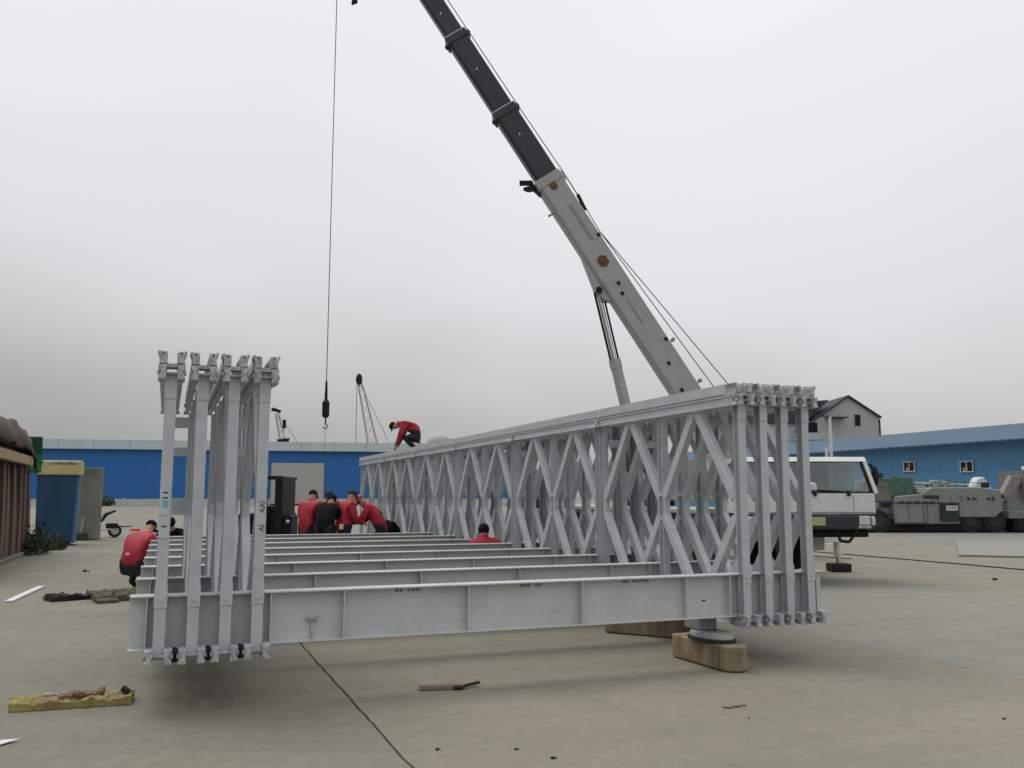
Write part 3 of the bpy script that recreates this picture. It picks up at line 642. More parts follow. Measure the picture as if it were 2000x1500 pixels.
# exact line through two measured points
A1 = L2((13.16, 20.63, 4.39)); u = (B1 - A1).normalized(); tA = (A1 - B0).dot(u); B0 = A1 - u * ((A1.z - 2.66) / u.z)
wv = u.cross(Vector((0, 0, 1))).normalized(); nv = wv.cross(u).normalized()
def bp(t, n, w): return B0 + u * t + nv * n + wv * w
def bsec(name, t0, t1, h, w, m, dn=0.):
    q = MB(); pr = [(-w / 2, h / 2), (w / 2, h / 2), (w / 2, -h * .40), (w * .36, -h / 2), (-w * .36, -h / 2), (-w / 2, -h * .40)]
    vs = [bp(t0, b + dn, a) for a, b in pr] + [bp(t1, b + dn, a) for a, b in pr]; n = 6
    q.add(vs, [(i, (i + 1) % n, n + (i + 1) % n, n + i) for i in range(n)] + [(5, 4, 3, 2, 1, 0), (6, 7, 8, 9, 10, 11)])
    return q.build(name, m, ct, bevel=.015)
T1, T2, T3, T4, T5 = 9.25, 11.6, 14.25, 17.5, 21.0
base = bsec('boom_base_section', 0, T1, .74, .56, CRANE)
s1 = bsec('boom_section', T1 - .2, T2, .66, .50, DARK, .03)
s2 = bsec('boom_section', T2 - .2, T3, .60, .45, DARK, .04)
s3 = bsec('boom_section', T3 - .2, T4, .54, .40, DARK, .05)
s4 = bsec('boom_section', T4 - .2, T5, .48, .35, DARK, .06)
def collar(par, t, h, w, dn, m):
    q = MB(); q.box(bp(t - .10, dn, 0), (w + .07, .22, h + .07), Matrix((wv, u, nv)).transposed()); 
    q.prism([(t - .34, h / 2 + dn), (t + .02, h / 2 + dn), (t + .02, h / 2 + .14 + dn), (t - .10, h / 2 + .16 + dn)], lambda a, b, k: bp(a, b, -.06 + .12 * k)); 
    q.ell(bp(t - .14, -h / 2 + dn - .02, 0), (.10, .10, .10)); 
    q.build('collar', m, par, bevel=.01)
    r = MB(); r.box(bp(t + .025, dn, 0), (w + .05, .02, h + .05), Matrix((wv, u, nv)).transposed()); r.build('bright_ring', STEEL, par)
collar(s1, T2, .66, .50, .03, DARK); collar(s2, T3, .60, .45, .04, DARK); collar(s3, T4, .54, .40, .05, DARK)
q = MB(); q.box(bp(T1 - .12, .0, 0), (.62, .28, .80), Matrix((wv, u, nv)).transposed()); q.prism([(T1 - .5, .37), (T1 + .0, .37), (T1 + .0, .50), (T1 - .2, .52)], lambda a, b, k: bp(a, b, -.06 + .12 * k)); q.build('collar', CRANE, base, bevel=.02)
q = MB(); q.prism([(T1 - .35, -.40), (T1 + .02, -.40), (T1 + .10, -.70), (T1 - .02, -.62), (T1 - .08, -.48)], lambda a, b, k: bp(a, b, -.12 + .24 * k)); q.prism([(T1 + .06, -.38), (T1 + .16, -.38), (T1 + .34, -.68), (T1 + .26, -.72)], lambda a, b, k: bp(a, b, -.1 + .2 * k)); q.build('head_bracket', BLACK, base)
# bottom plate lump with derrick pivot
q = MB(); q.prism([(5.3, -.36), (5.42, -.52), (5.75, -.60), (6.9, -.36)], lambda a, b, k: bp(a, b, -.2 + .4 * k)); q.build('pivot_bracket', CRANE, base, bevel=.02)
for t_, n_ in ((8.9, .02), (6.35, .02)):
    q = MB(); rr_ = .13 if t_ > 7 else .19
    q.prism([(t_ + rr_ * math.cos(a), n_ + rr_ * .85 * math.sin(a)) for a in [i * math.pi / 3 for i in range(6)]], lambda a, b, k: bp(a, b, (.282 + .02 * k))); 
    q.prism([(t_ + rr_ * math.cos(a), n_ + rr_ * .85 * math.sin(a)) for a in [i * math.pi / 3 for i in range(6)]], lambda a, b, k: bp(a, b, -(.282 + .02 * k))); 
    q.cyl(bp(t_, n_, -.33), bp(t_, n_, .33), .07, n=12); q.build('pin_cap', RUSTPIN, base)
for (a0, a1, n_, h_) in ((7.0, 8.2, .10, .09), (4.3, 5.1, .0, .05)):
    q = MB()
    for s in (-1, 1): q.prism([(a0, n_ - h_ / 2), (a1, n_ - h_ / 2), (a1, n_ + h_ / 2), (a0, n_ + h_ / 2)], lambda a, b, k: bp(a, b, s * (.281 + .006 * k)))
    q.build('side_rail', MATS['machine_grey'], base)
q = MB()
for t_, n_ in ((5.6, .05), (5.3, -.02), (3.0, .0), (2.2, -.1), (7.05, .33), (3.6, .30)):
    for s in (-1, 1): q.box(bp(t_, n_, s * .295), (.03, .10, .08), Matrix((wv, u, nv)).transposed())
q.build('cable_clip', BLACK, base)
q = MB()
for t_ in (3.45, 2.1): q.cyl(bp(t_, .37, 0), bp(t_ + .05, .50, 0), .02, n=6).cyl(bp(t_ + .05, .52, -.06), bp(t_ + .05, .52, .06), .055, n=10)
q.cyl(bp(8.3, -.37, 0), bp(8.3, -.47, 0), .025, n=6).ell(bp(8.3, -.49, 0), (.04, .04, .04)); q.build('rope_roller', MATS['machine_grey'], base)
# small white marks on dark sections
for par, t_ in ((s1, 10.7), (s2, 13.0), (s3, 15.0)):
    MB().box(bp(t_, .02, -.253 if par is s1 else (-.228 if par is s2 else -.203)), (.004, .07, .035), Matrix((wv, u, nv)).transposed() @ Matrix.Rotation(.5, 3, 'X')).build('white_mark', WPLAST, par)
# boom head with sheaves
q = MB(); q.box(bp(T5 + .15, .0, 0), (.4, .5, .6), Matrix((wv, u, nv)).transposed()); hd = q.build('boom_head', DARK, ct, bevel=.02)
HX = L2((3.96, 24.21, 0)); 
for s in (-1, 1): MB().cyl(Vector((HX.x + .25, HX.y - .05 * s, 21.1)), Vector((HX.x + .25, HX.y - .05 * s + .04 * s, 21.1)), .25, n=20).build('sheave', STEEL, hd)
# ropes along the boom
q = MB(); q.cyl(bp(T5, .42, .05), bp(T4, .50, .05), .014, n=5); q.cyl(bp(T4, .46, .05), bp(T3, .48, .05), .014, n=5).cyl(bp(T3, .48, .05), bp(T2, .50, .05), .014, n=5).cyl(bp(T2, .50, .05), bp(T1, .54, .05), .014, n=5)
q.cyl(bp(T1, .54, .05), bp(8.0, .52, .05), .018, n=5).cyl(bp(8.0, .52, .05), bp(7.2, .48, .05), .014, n=5); 
W1 = L2((13.82, 20.38, 4.67)); W2 = L2((14.21, 20.22, 4.70))
pa = bp(7.2, .48, .05); q.cyl(pa, pa + (W1 - pa) * 1.25, .014, n=5).cyl(pa, pa + (W2 - pa) * 1.25, .014, n=5); q.build('hoist_rope', ROPE, ct)
MB().ell(bp(8.15, .47, 0), (.06, .06, .06)).beam(bp(8.4, .52, .0), bp(7.9, .46, .0), .06, .09).build('rope_guide', BLACK, base)
# derrick cylinder
D0 = L2((10.95, 21.5, 7.25)); D1 = L2((11.40, 21.32, 5.25)); D2 = D0 + (D1 - D0) * 1.0; D3 = D0 + (L2((12.05, 21.1, 2.0)) - D0)
dv = (D3 - D0).normalized(); 
dr = MB(); dr.cyl(D0, D0 + dv * 2.2, .065, n=12); dro = dr.build('cylinder_rod', CHROME, ct)
MB().cyl(D0 + Vector((.12, 0, 0)), D0 + dv * 2.1 + Vector((.11, 0, 0)), .03, n=6).cyl(D0 - Vector((.11, 0, 0)), D0 + dv * 2.1 - Vector((.11, 0, 0)), .035, n=6).build('guide_bar', BLACK, dro)
MB().cyl(D0 + dv * 2.05, D0 + dv * 5.4, .155, n=16).cyl(D0 + dv * 1.95, D0 + dv * 2.2, .17, n=16).build('derrick_cylinder', CRANE, ct)
MB().cyl(D0 - wv * .3, D0 + wv * .3, .09, n=12).build('cylinder_pin', BLACK, dro)
# hook and ropes
hk = L2((3.955, 24.21, 0)); top = 21.0
MB().cyl((hk.x, hk.y, 4.25), (hk.x, hk.y, top), .012, n=6).build('hoist_line', ROPE, ct)
q = MB(); q.cyl((hk.x, hk.y, 4.75), (hk.x, hk.y, 4.22), .028, .045, n=8); q.cyl((hk.x, hk.y, 3.80), (hk.x, hk.y, 4.16), .10, n=14); q.cyl((hk.x, hk.y, 4.16), (hk.x, hk.y, 4.24), .10, .05, n=14); q.cyl((hk.x, hk.y, 3.74), (hk.x, hk.y, 3.80), .06, .10, n=14)
hb = q.build('hook_block', BLACK, ct)
q = MB(); q.cyl((hk.x, hk.y, 3.56), (hk.x, hk.y, 3.75), .02, n=6)
pts = [(hk.x + .055 * math.sin(a), hk.y, 3.50 + .055 * math.cos(a)) for a in [i * math.pi / 6 for i in range(0, 10)]]; q.tube(pts, .016, 6); q.build('hook', BLACK, hb)
MB().cyl((hk.x, hk.y, 3.46), (hk.x, hk.y, 2.7), .005, n=5).build('tag_line', ROPE, hb)
ax = L2((4.44, 24.02, 0)); q = MB(); q.cyl((ax.x, ax.y, 15.85), (ax.x, ax.y, 16.3), .085, n=10).tube([(ax.x, ax.y, 15.85), (ax.x - .05, ax.y, 15.78), (ax.x - .09, ax.y, 15.84)], .02, 6); q.cyl((ax.x, ax.y, 16.3), (ax.x, ax.y, 20.8), .012, n=6); q.build('auxiliary_hook', BLACK, ct)

# ------------------------------------------------------------------ parked machines at right, rotated with the shed row
mc = thing('parked_crane_carrier', 'grey low crane carrier with green netted crate parked in front of the blue shed', 'crane carrier', (32.32, 31.55, 0), R(-21.3))
# local x right in picture (-2.9 .. 3.6), -y towards viewer
q = MB(); q.b2((-1.5, -1.2, .38), (1.4, 1.2, 1.3)); q.prism([(1.38, .68), (3.0, .68), (3.35, 1.0), (3.3, 1.9), (2.4, 2.02), (.2, 2.02), (-.3, 1.72), (-1.4, 1.62), (-1.5, 1.32), (1.38, 1.31)], lambda a, b, k: (a, -1.25 + 2.5 * k, b)); q.build('body', MACH, mc, bevel=.04)
MB().b2((-3.0, -.7, .62), (3.4, .7, 1.1)).b2((-3.1, -1.1, .55), (-2.5, 1.1, 1.35)).build('frame', MACH, mc, bevel=.03)
MB().b2((-1.45, -1.22, .42), (-.25, -1.255, .85)).b2((-.2, -1.22, .42), (-.16, -1.27, 1.25)).build('locker_door', MACH, mc, bevel=.01)
for x in (-2.2, 1.9, 3.0):
    w = MB().cyl((x, -1.15, .5), (x, -.85, .5), .5, n=20).build('wheel', RUBBER, mc); MB().cyl((x, .85, .5), (x, 1.15, .5), .5, n=20).build('wheel', RUBBER, mc)
    MB().cyl((x, -1.17, .5), (x, -1.15, .5), .26, n=14).build('rim', MACHD, w)
MB().b2((.5, -1.23, .5), (1.35, -1.27, 1.28)).b2((1.4, -1.0, .35), (2.9, 1, .7)).build('side_cover', MACHD, mc, bevel=.03)
q = MB(); q.prism([(-3.0, 1.36), (-1.45, 1.36), (-1.6, 2.1), (-2.1, 2.42), (-2.75, 2.3)], lambda a, b, k: (a, -1.0 + 1.6 * k, b)); q.build('covered_load', TANK, mc, bevel=.1, seg=3)
q = MB(); q.prism([(-1.5, 1.62), (-.45, 1.7), (-.45, 2.5), (-1.95, 2.42)], lambda a, b, k: (a, -.9 + 1.7 * k, b)); q.b2((-.85, -.95, 1.6), (-.72, -.9, 2.42)); q.build('netted_crate', MESHG, mc, bevel=.02)
q = MB(); q.cyl((-.3, -.6, 2.2), (2.2, -.6, 2.12), .07, n=8); q.b2((.5, -.8, 2.03), (.8, -.4, 2.35)); q.b2((1.0, -.9, 2.03), (1.2, -.5, 2.3)); q.b2((-.35, -1.15, 1.75), (.35, -.8, 1.98)); q.cyl((1.7, -.6, 2.0), (1.7, -.6, 2.2), .05, n=6); q.b2((-.3, -.7, 1.6), (.2, .5, 2.1)); q.build('deck_fittings', CRANE, mc, bevel=.02)
q = MB(); q.prism([(2.25, 2.0), (2.5, 2.45), (2.75, 2.5), (3.05, 2.1), (3.1, 1.9)], lambda a, b, k: (a, -.9 + .6 * k, b)); q.build('exhaust_cowl', WPLAST, mc, bevel=.05)
MB().b2((2.6, -.95, 2.0), (3.0, -.25, 2.25)).build('engine_block', MACHD, mc, bevel=.05)
MB().b2((.78, -1.283, .98), (1.30, -1.272, 1.2)).build('name_plate', WPLAST, mc)
text('OTK', .20, 'plate_letters', INK, mc, (1.04, -1.286, 1.09), (R(90), 0, 0))
for x in (-.9, -.05, .45, 1.0, 1.5, 2.2, 2.9):
    MB().b2((x, -1.262, 1.34 if x > 0 else .5), (x + .018, -1.2505, 1.66 if x > 0 else 1.28)).build('panel_seam', MACHD, mc)
q = MB()
for k in range(7): q.cyl((.3 + k * .38, -1.0, 2.02), (.3 + k * .38, -1.0, 2.22), .012, n=5)
q.cyl((.3, -1.0, 2.22), (2.58, -1.0, 2.22), .014, n=5); q.build('hand_rail', MACHD, mc)
MB().b2((-.2, -1.262, 1.5), (.5, -1.2505, 1.66)).b2((-1.5, -1.3, .36), (-.1, -1.24, .44)).build('side_step', MACHD, mc)
q = MB()
for x in (1.75, 2.0, 2.65, 2.85): q.b2((x, -1.262, 1.45), (x + .14, -1.2515, 1.56))
q.build('vent', MACHD, mc)
q = MB(); r6 = random.Random(12)
for k in range(9):
    x = -2.9 + k * .66; h_ = .08 + r6.random() * .3; z_ = 2.0 if x > .1 else (2.4 if -2 < x < -.5 else 2.0)
    q.box((x, -.5 + r6.random() * .9, z_ + h_ / 2), (.1 + r6.random() * .25, .2, h_), Matrix.Rotation(r6.random(), 3, 'Z'))
q.build('deck_clutter', MACHD, mc, bevel=.01, kind='stuff')
q = MB()
for k in range(5): q.cyl((-1.3 + k * .35, -1.26, 1.36), (-1.1 + k * .35, -1.27, 1.36), .03, n=6)
q.tube([(-3.0, -1.0, 1.4), (-2.9, -1.1, .9), (-2.4, -1.1, .75), (-1.6, -1.15, .8)], .03, 6); q.build('hoses', BLACK, mc, kind='stuff')
MB().b2((-2.95, -1.15, .62), (-2.55, -1.05, 1.3)).build('tool_box', MACHD, mc, bevel=.02)
m2_ = thing('parked_flatbed', 'grey brown flatbed truck cut by the right edge beside the low crane carrier', 'truck', (37.35, 29.55, 0), R(-21.3))
MB().b2((-1.8, -1.2, .62), (6, 1.2, 1.0)).build('bed', MACH, m2_, bevel=.03)
MB().b2((-1.7, -.9, 1.0), (6, .9, 1.45)).build('deck', MATS['machine_grey'], m2_, bevel=.02)
q = MB(); q.b2((-.95, -1.1, 1.5), (5, -1.0, 2.55)); q.b2((-.9, -1.12, 1.75), (5, -1.1, 1.85)); q.b2((-1.0, -1.15, 1.45), (-.85, 1, 2.75)); q.build('stake_side', mat('flatbed_side', (.17, .165, .16), .8, 0, .2, 3, .003), m2_, bevel=.01)
q = MB(); q.prism([(-1.75, 1.5), (-1.0, 2.2), (-1.0, 2.5), (-1.45, 2.55), (-1.95, 1.7)], lambda a, b, k: (a, -1.0 + .4 * k, b)); q.build('ramp', mat('faded_pink', (.26, .235, .225), .8), m2_, bevel=.03)
MB().ell((-.9, -1.05, 2.85), (.12, .12, .12)).build('lamp', WPLAST, m2_)
for x in (-1.0, 1.2, 3.4):
    w = MB().cyl((x, -1.15, .45), (x, -.85, .45), .45, n=18).build('wheel', RUBBER, m2_)
MB().b2((-1.6, -1.12, .06), (6, 1.0, .6)).build('underframe_shade', BLACK, m2_)  # black box doubles as the shade under the flatbed
MB().b2((-3.2, -1.12, .06), (3.3, .9, .62)).build('underframe_shade', BLACK, mc)  # blackened low box, imitates the shade that hides the carrier's wheels
# low steel plate on the ground at right edge
sp_ = thing('ground_plate', 'thin pale grey plates laid flat on the concrete near the right edge', 'steel plate', (19.96, 18.1, 0), 0)
for k, (f0, f1) in enumerate(((0, .33), (.337, .66), (.667, 1))):
    P0, P1, P2, P3 = (Vector((0, 0, 0)), Vector((6.45, 5.94, 0)), Vector((9.6, 3.2, 0)), Vector((3.0, -3.0, 0)))
    c0 = P0.lerp(P1, f0); c1 = P0.lerp(P1, f1); d1 = P3.lerp(P2, f1); d0 = P3.lerp(P2, f0)
    MB().prism([(c0.x, c0.y), (d0.x, d0.y), (d1.x, d1.y), (c1.x, c1.y)], lambda a, b, kk: (a, b, .004 + kk * (.05 - .004 * k))).build('plate', mat('flat_plate', (.235, .23, .205), .7, 0, .08, 2, .002), sp_, bevel=.004)
# cable on ground
q = MB(); pts = []
for k in range(60):
    y = 21.5 - k * .17; pts.append((17.62 - .0 * k + .05 * noise.noise(Vector((y * .7, 3, 0))) - .08 * max(0, (k - 30) / 30) ** 2 * 5, y, .016))
q.tube(pts, .014, 6); o = q.build('ground_cable', BLACK); o['label'] = 'long black cable lying across the concrete at right of the crane truck'; o['category'] = 'cable'
q = MB().tube([(16.3, 19.5, .013), (16.4, 19.0, .013), (16.5, 18.3, .013)], .011, 6); o = q.build('ground_cable', BLACK); o['label'] = 'short black rope end lying on the concrete just beside the crane outrigger'; o['category'] = 'cable'

# ------------------------------------------------------------------ left side: rusty stack, bin, tank, scooter, weeds
stk = thing('rusty_stack', 'tall stack of rust brown steel forms under a brown tarp at left edge', 'stack', (-3.6, 20.0, 0))
r4 = random.Random(9)
y = 0.0
while y < 8.9:
    w = .50 + r4.random() * .22; tp = .16 + r4.random() * .1; sh = r4.random() * .25; dp = r4.random() * .06
    q = MB(); n = 7
    for j in range(n):
        f0, f1 = j / n, (j + 1) / n
        def edge(f): ww = w + (tp - w) * f ** 1.6; c = y + w / 2 + sh * (f ** 2 - .2); return c - ww / 2, c + ww / 2
        a0, a1 = edge(f0); b0, b1 = edge(f1); z0, z1 = .12 + 2.3 * f0, .12 + 2.3 * f1
        q.prism([(a0, z0), (a1, z0), (b1, z1), (b0, z1)], lambda a, b, kk: (-dp - .09 * (b / 2.4) ** 2 - .08 * kk, a, b))
    q.build('rib', RUST, stk)
    MB().b2((-.62, y + w * .45, .12), (-.13 - dp, y + w * .6, 2.40)).build('web_plate', RUST, stk); y += w + .22 + r4.random() * .12
MB().b2((-1.3, -.1, .0), (.06, 9.5, .11)).build('base_skid', mat('skid_grey', (.16, .15, .13), .9), stk, bevel=.02)
MB().b2((-1.3, -.1, .115), (-.66, 9.3, 2.42)).build('rear_forms', BLACK, stk, bevel=.02)
MB().b2((-.16, -.2, 2.47), (.04, 8.3, 2.72)).build('timber_beam', TIMBER, stk, bevel=.012)
MB().b2((-1.2, -.2, 2.43), (-.2, 8.8, 2.88)).build('dark_packing', BLACK, stk, bevel=.03)
# draped tarp with folds
q = MB(); NX, NY = 14, 60; vs = []; fs = []
for j in range(NY):
    for i in range(NX):
        fy = j / (NY - 1); fx = i / (NX - 1); yy = -.3 + fy * 9.3
        xx = .10 - fx * 1.5
        prof_ = 3.5 - .62 * max(0, (.18 - fx) / .18) ** 1.5
        z = prof_ + .13 * noise.noise(Vector((xx * 2, yy * .9, 5))) + .05 * noise.noise(Vector((xx * 6, yy * 3, 1))) - .75 * max(0, (yy - 7.2) / 1.8) ** 2
        xx += .07 * noise.noise(Vector((yy * 1.3, fx * 3, 9)))
        if yy > 8.6: z = min(z, 2.9)
        vs.append((xx, yy, z))
for j in range(NY - 1):
    for i in range(NX - 1): a = j * NX + i; fs.append((a, a + 1, a + NX + 1, a + NX))
q.add(vs, fs, True); t_ = q.build('tarp', TARP, stk); mdf = t_.modifiers.new('s', 'SOLIDIFY'); mdf.thickness = .02
MB().b2((-1.2, -.15, 2.885), (-.02, 8.3, 3.25)).build('packed_load', RUST, stk, bevel=.08, seg=2)
q = MB(); vs = []; fs = []
for j in range(12):
    for i in range(7):
        fz = j / 11; fx = i / 6; vs.append((.12 - fx * .9 + .05 * noise.noise(Vector((j * .7, i, 3))), 9.15 + .35 * math.sin(fz * 2.6) * (1 - .3 * fx) + .08 * noise.noise(Vector((i * 1.1, j * .5, 7))), 3.35 - fz * 1.05))
for j in range(11):
    for i in range(6): a = j * 7 + i; fs.append((a, a + 1, a + 8, a + 7))
q.add(vs, fs, True); t_ = q.build('green_tarp', GREENT, stk); mdf = t_.modifiers.new('s', 'SOLIDIFY'); mdf.thickness = .02
bn = thing('blue_cabinet', 'tall dark blue metal cabinet with faded yellow top beside the rusty stack', 'cabinet', (-3.38, 32.95, 0), R(2))
MB().box((-.04, .5, 1.17), (1.06, 1.0, 2.26), None, (1.12, 1.05)).build('body', BIN, bn, bevel=.02)
MB().box((.565, .48, 1.17), (.10, .9, 2.2), Matrix.Rotation(R(1.6), 3, 'Y')).build('side_panel', BINL, bn, bevel=.01)
MB().b2((-.66, -.10, 2.31), (.70, 1.1, 2.80)).build('top_box', YEL, bn, bevel=.06, seg=3)
q = MB(); r5 = random.Random(4)
for k in range(11): q.b2((-.28 + k * .075, -.1035, 2.66), (-.28 + k * .075 + .045 + r5.random() * .02, -.1015, 2.70 + r5.random() * .04))
q.build('faded_lettering', INK, bn)
MB().b2((-.1, -.2, .0), (.65, -.06, .04)).build('foot_board', BLACK, bn, bevel=.01)
tn = thing('weathered_tank', 'upright grey green weathered tank between the blue cabinet and the white scooter', 'tank', (-2.68, 36.9, 0), R(-21.3))
q = MB(); q.prism([(.43 * math.cos(a) * 1.0, .43 * math.sin(a)) for a in [i * math.pi / 12 for i in range(24)]], lambda a, b, k: (a, b, .02 + k * 2.66)); q.build('shell', TANK, tn, bevel=.03, seg=2)
MB().b2((-.5, -.38, 2.2), (-.40, 0, 2.6)).cyl((.0, -.5, .3), (.0, -.4, .9), .06, n=8).build('fitting', MATS['machine_grey'], tn, bevel=.02)
MB().b2((-.45, -.62, .0), (.25, -.45, .28)).build('debris_box', MACHD, tn, bevel=.03)
sc = thing('scooter', 'white motor scooter with windscreen parked beside the weathered tank', 'scooter', (-2.45, 38.6, 0), R(-21.3 + 35))
q = MB(); q.prism([(-.42, .95), (-.1, 1.0), (.02, .55), (.1, .35), (-.35, .32), (-.5, .5)], lambda a, b, k: (a, -.17 + .34 * k, b)); q.prism([(-.46, .9), (-.25, 1.32), (-.15, 1.3), (-.2, .9)], lambda a, b, k: (a, -.22 + .44 * k, b)); q.b2((.0, -.15, .28), (.5, .15, .36)); q.build('body', WPLAST, sc, bevel=.03)
MB().prism([(.12, .6), (.30, .86), (.62, 1.02), (.60, 1.08), (.22, .95), (.05, .62)], lambda a, b, k: (a, -.14 + .28 * k, b)).build('seat', BLACK, sc, bevel=.02)
MB().cyl((-.35, -.28, 1.2), (-.35, .28, 1.2), .02, n=6).tube([(-.35, -.2, 1.2), (-.3, -.24, 1.42)], .012, 5).ell((-.3, -.24, 1.45), (.03, .05, .04)).ell((-.3, .24, 1.45), (.03, .05, .04)).build('handlebar', BLACK, sc)
MB().prism([(-.38, 1.2), (-.22, 1.55), (-.205, 1.55), (-.365, 1.2)], lambda a, b, k: (a, -.2 + .4 * k, b)).build('windscreen', GLASS, sc)
for x in (-.5, .62):
    w = MB().cyl((x, -.05, .25), (x, .05, .25), .25, n=18).build('wheel', RUBBER, sc); MB().cyl((x, -.055, .25), (x, .055, .25), .15, n=12).build('rim', STEEL, w)
MB().b2((.3, -.16, .36), (.7, .16, .55)).b2((.7, -.03, .40), (1.25, .03, .44)).build('rear_frame', BLACK, sc, bevel=.01)
def weeds(name, lab, cat, loc, n, rx, ry, h, seed, m=LEAF, leaf=.07):
    r = random.Random(seed); q = MB()
    for k in range(n):
        a = r.random() * 6.28; rr = math.sqrt(r.random()); x = rr * rx * math.cos(a); y = rr * ry * math.sin(a); hh = h * (1 - .6 * rr * rr) * (.4 + .6 * r.random())
        z = r.random() * hh
        t = Vector((r.random() - .5, r.random() - .5, r.random() - .1)).normalized(); s = t.cross(Vector((r.random() - .5, r.random() - .5, r.random()))).normalized()
        L_ = leaf * (.6 + r.random()); p = Vector((x, y, z))
        q.add([p, p + t * L_ * .5 + s * L_ * .28, p + t * L_, p + t * L_ * .5 - s * L_ * .28], [(0, 1, 2, 3)])
    for k in range(14):
        a = r.random() * 6.28; rr = r.random() * .8; q.cyl((rx * rr * math.cos(a), ry * rr * math.sin(a), 0), (rx * rr * math.cos(a) * 1.1, ry * rr * math.sin(a), h * (1 - .5 * rr)), .008, .003, n=4)
    o = q.build(name, m); o.location = loc; o['label'] = lab; o['category'] = cat; return o
weeds('weed_clump', 'dark green weed clump growing against the foot of the rusty stack', 'weeds', (-3.4, 28.4, 0), 900, .42, .9, .95, 1, LEAFD, .10)
weeds('weed_clump', 'lower lighter weed clump growing in front of the blue cabinet', 'weeds', (-3.1, 30.4, 0), 650, .32, .6, .55, 2, LEAFD, .09)
weeds('bush', 'small grey green bush against the white plinth of the far hall', 'bush', (-10.0, 165.5, 0), 900, 2.0, 1.2, 2.2, 3, LEAF, .35)
# ------------------------------------------------------------------ black forklift
fk = thing('forklift', 'black forklift with open mast just right of the left truss, before the cream door', 'forklift', (2.75, 24.7, 0), R(-21.3))
q = MB()
for x in (-.28, .16): q.b2((x, -.55, .1), (x + .12, -.43, 2.15))
q.b2((-.28, -.55, 2.05), (.28, -.43, 2.15)); q.b2((-.28, -.54, 1.25), (.28, -.44, 1.35)); q.b2((.14, -.6, .55), (.34, .8, 2.12)); q.cyl((-.05, -.5, .3), (-.12, -.5, 2.0), .03, n=8); q.build('mast', BLACK, fk, bevel=.01)
MB().b2((-.9, -.4, .25), (.28, 1.3, 1.15)).build('body', BLACK, fk, bevel=.06, seg=2)
MB().prism([(-.5, 1.15), (-.5, 1.35), (-.12, 1.35), (-.1, 1.15)], lambda a, b, k: (a, .0 + .4 * k, b)).build('seat', MACHD, fk, bevel=.02)
q = MB(); 
for x in (-.85, .2):
    for y in (-.3, 1.1): q.b2((x, y, 1.15), (x + .05, y + .05, 2.08))
q.b2((-.88, -.35, 2.08), (.28, 1.2, 2.14)); q.build('overhead_guard', BLACK, fk)
MB().b2((.28, -.5, .55), (.56, .3, 1.12)).build('side_tank', BLACK, fk, bevel=.04); MB().ell((.48, -.52, .95), (.05, .02, .05)).build('lamp', WPLAST, fk)
for x in (-.75, .2):
    for y in (-.2, 1.0): MB().cyl((x - .12, y, .28), (x + .12, y, .28), .28, n=16).build('wheel', RUBBER, fk)
for x in (-.2, .1): MB().b2((x, -1.5, .08), (x + .1, -.55, .12)).build('fork', BLACK, fk)

